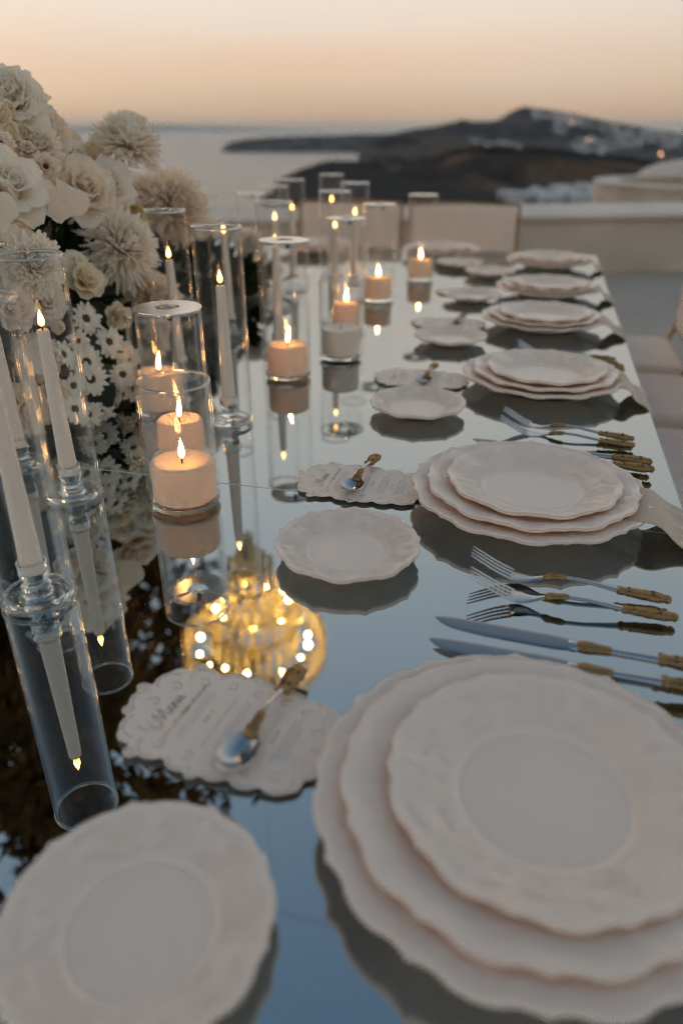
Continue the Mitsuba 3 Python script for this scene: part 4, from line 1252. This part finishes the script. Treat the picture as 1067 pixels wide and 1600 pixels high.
Xc = -1.0 + 0.205 * np.cos(th)[None] * np.ones((40, 1))
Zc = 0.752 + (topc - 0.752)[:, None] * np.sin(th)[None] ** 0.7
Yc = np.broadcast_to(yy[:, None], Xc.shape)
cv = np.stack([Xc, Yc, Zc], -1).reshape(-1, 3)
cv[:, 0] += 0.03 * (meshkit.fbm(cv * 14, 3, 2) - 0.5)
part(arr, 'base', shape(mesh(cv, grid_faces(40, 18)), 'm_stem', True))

# ------------------------------------------------------------------ olive tree beside the table and the chandelier hung above it
tree = thing('olive_tree', 'dark leafy tree standing left of the table, seen mirrored in the table top', 'tree')
TX, TY = -3.75, 2.5
trunk_pts = [(TX, TY, -0.1), (TX + 0.05, TY, 0.7), (TX - 0.02, TY + 0.05, 1.4), (TX + 0.12, TY, 2.1)]
part(tree, 'trunk', shape(tube(trunk_pts, [0.20, 0.15, 0.13, 0.11], 14), 'm_bark', 60))
tg = np.random.default_rng(31)
clumps = []
for i in range(20):
    a_ = 2 * PI * i / 20 + tg.normal(0, 0.2)
    ln = tg.uniform(0.9, 1.75)
    e = np.array([TX + 0.75 + math.cos(a_) * ln, TY + math.sin(a_) * ln * 0.95, tg.uniform(2.45, 4.3)])
    s0 = np.array(trunk_pts[-1])
    mid = (s0 + e) / 2 + np.array([0, 0, tg.uniform(0.1, 0.4)]) + tg.normal(0, 0.12, 3)
    part(tree, 'limb', shape(tube([s0, (s0 + mid) / 2 + tg.normal(0, 0.03, 3), mid, (mid + e) / 2 + tg.normal(0, 0.06, 3), e], [0.06, 0.045, 0.034, 0.022, 0.008], 7), 'm_bark', 60))
    clumps += [(e, 0.42), (mid, 0.34), ((mid + e) / 2 + tg.normal(0, 0.15, 3), 0.42), (e + tg.normal(0, 0.3, 3), 0.34)]
vs, fs, o = [], [], 0
for c, rad in clumps:
    for tw_ in range(26):
        dd = tg.normal(0, 1, 3)
        dd /= np.linalg.norm(dd)
        p0 = c + dd * rad * tg.uniform(0.1, 0.5)
        p1 = c + dd * rad * tg.uniform(0.8, 1.25) + [0, 0, -0.06]
        for lf in range(16):
            p = p0 + (p1 - p0) * tg.random()
            v_, f_ = petal_strip(2, tg.uniform(0.08, 0.14), tg.uniform(0.018, 0.030), 0.2, tg.normal(0.2, 0.5), fold=0.2, tipw=0.05)
            v_ = rotz(v_, tg.uniform(0, 6.28)) @ orient(dd + tg.normal(0, 0.7, 3)).T + p
            vs.append(v_)
            fs.append(f_ + o)
            o += len(v_)
k = part(tree, 'crown', shape(trimesh.Trimesh(np.vstack(vs), np.vstack(fs), process=False), 'm_olive_leaf'))
labels[k] = {'label': 'loose dark olive crown of many small leaves', 'kind': 'stuff'}

ch = thing('chandelier', 'golden tiered crystal chandelier, lit, seen mirrored in the table top', 'chandelier')
CX, CY = -1.125, 2.70


def ringmesh(R, z, r):
    a_ = np.linspace(0, 2 * PI, 9)
    return shape(lathe([(R + r * np.cos(t), z + r * np.sin(t)) for t in a_], 48), 'm_brass', True)


part(ch, 'rod', shape(tube([(0, 0, 1.95), (0, 0, 2.05), (0, 0, 2.06), (0, 0, 3.02)], [0.02, 0.03, 0.010, 0.010], 10), 'm_brass', 50), place(CX, CY, 0))
part(ch, 'finial', shape(lathe([(0.002, 1.90), (0.03, 1.93), (0.022, 1.96), (0.05, 2.0), (0.002, 2.03)], 20), 'm_crystal', True), place(CX, CY, 0))
crystal = trimesh.creation.cylinder(radius=0.0125, height=0.13, sections=6)
tip = trimesh.creation.cone(radius=0.014, height=0.02, sections=6)
tip.apply_transform(trimesh.transformations.rotation_matrix(PI, [1, 0, 0]))
tip.apply_translation([0, 0, -0.065])
CR = shape(join([crystal, tip]), 'm_crystal')
BULB = shape(trimesh.creation.icosphere(subdivisions=1, radius=0.017), 'm_crystal', True)
cg = np.random.default_rng(17)
for (R, z, nc_, nb_) in ((0.10, 2.13, 10, 0), (0.215, 2.33, 26, 9), (0.335, 2.53, 42, 14)):
    part(ch, 'ring', ringmesh(R, z + 0.07, 0.008), place(CX, CY, 0))
    part(ch, 'ring', ringmesh(R * 0.97, z - 0.05, 0.005), place(CX, CY, 0))
    for i in range(nc_):
        a_ = 2 * PI * i / nc_
        part(ch, 'crystal', CR, place(CX + R * math.cos(a_), CY + R * math.sin(a_), z, a_))
    for i in range(int(nc_ * 0.6)):
        a_ = 2 * PI * (i + 0.5) / int(nc_ * 0.6)
        part(ch, 'crystal', CR, place(CX + R * 0.6 * math.cos(a_), CY + R * 0.6 * math.sin(a_), z - 0.03, a_))
    for i in range(nb_):
        a_ = 2 * PI * (i + cg.uniform(0.0, 0.6)) / nb_
        bz, bs = cg.uniform(-0.05, 0.01), cg.uniform(0.35, 1.0)
        part(ch, 'bulb', BULB, place(CX + R * 0.80 * math.cos(a_), CY + R * 0.80 * math.sin(a_), z + bz, 0, bs), emitter={'type': 'area', 'radiance': rgb(120 / LEVEL, 74 / LEVEL, 26 / LEVEL)})
        part(ch, 'arm', shape(tube([(0, 0, z + 0.075), (R * 0.4 * math.cos(a_), R * 0.4 * math.sin(a_), z + 0.055), (R * 0.8 * math.cos(a_), R * 0.8 * math.sin(a_), z + 0.03)], 0.0028, 6), 'm_brass', 50), place(CX, CY, 0))
for i in range(14):
    a_ = 2 * PI * i / 14
    pts = [(CX + (0.345 - 0.26 * s ** 1.4) * math.cos(a_), CY + (0.345 - 0.26 * s ** 1.4) * math.sin(a_), 2.60 + 0.40 * s) for s in np.linspace(0, 1, 15)]
    beads = [trimesh.creation.icosphere(subdivisions=1, radius=0.0085) for _ in pts]
    for b_, p_ in zip(beads, pts):
        b_.apply_translation(p_)
    part(ch, 'bead_strand', shape(join(beads), 'm_crystal', True))
part(ch, 'canopy', shape(lathe([(0.10, 2.99), (0.10, 3.01), (0.03, 3.04), (0.004, 3.06)], 24), 'm_brass', 50), place(CX, CY, 0))
part(ch, 'chain', shape(tube([(CX, CY, 3.04), (CX, CY, 4.6)], 0.0016, 6), 'm_brass'))
cable = thing('steel_cable', 'thin steel cable stretched above the table carrying the chandelier', 'cable')
part(cable, 'wire', shape(tube([(-8, 2.7, 4.75), (-4, 2.7, 4.64), (CX, 2.7, 4.60), (3, 2.7, 4.66), (7, 2.7, 4.75)], 0.002, 6), 'm_cable'))
for x in (-8, 7):
    part(cable, 'post', shape(tube([(x, 2.7, -0.1), (x, 2.7, 4.8)], 0.04, 12), 'm_cable', 50))

# ------------------------------------------------------------------ the dusk air
scene['air'] = {'type': 'homogeneous', 'albedo': rgb(0.95, 0.95, 0.95), 'sigma_t': rgb(1.35e-5, 1.35e-5, 1.35e-5)}
scene['camera']['medium'] = {'type': 'ref', 'id': 'air'}
labels['haze'] = {'label': 'thin blue dusk haze over the sea and the far land', 'kind': 'stuff'}
scene['haze'] = {'type': 'cube', 'bsdf': {'type': 'null'}, 'interior': {'type': 'ref', 'id': 'air'}, 'to_world': T().translate([0, 0, 247]) @ T().scale([152000, 152000, 453])}
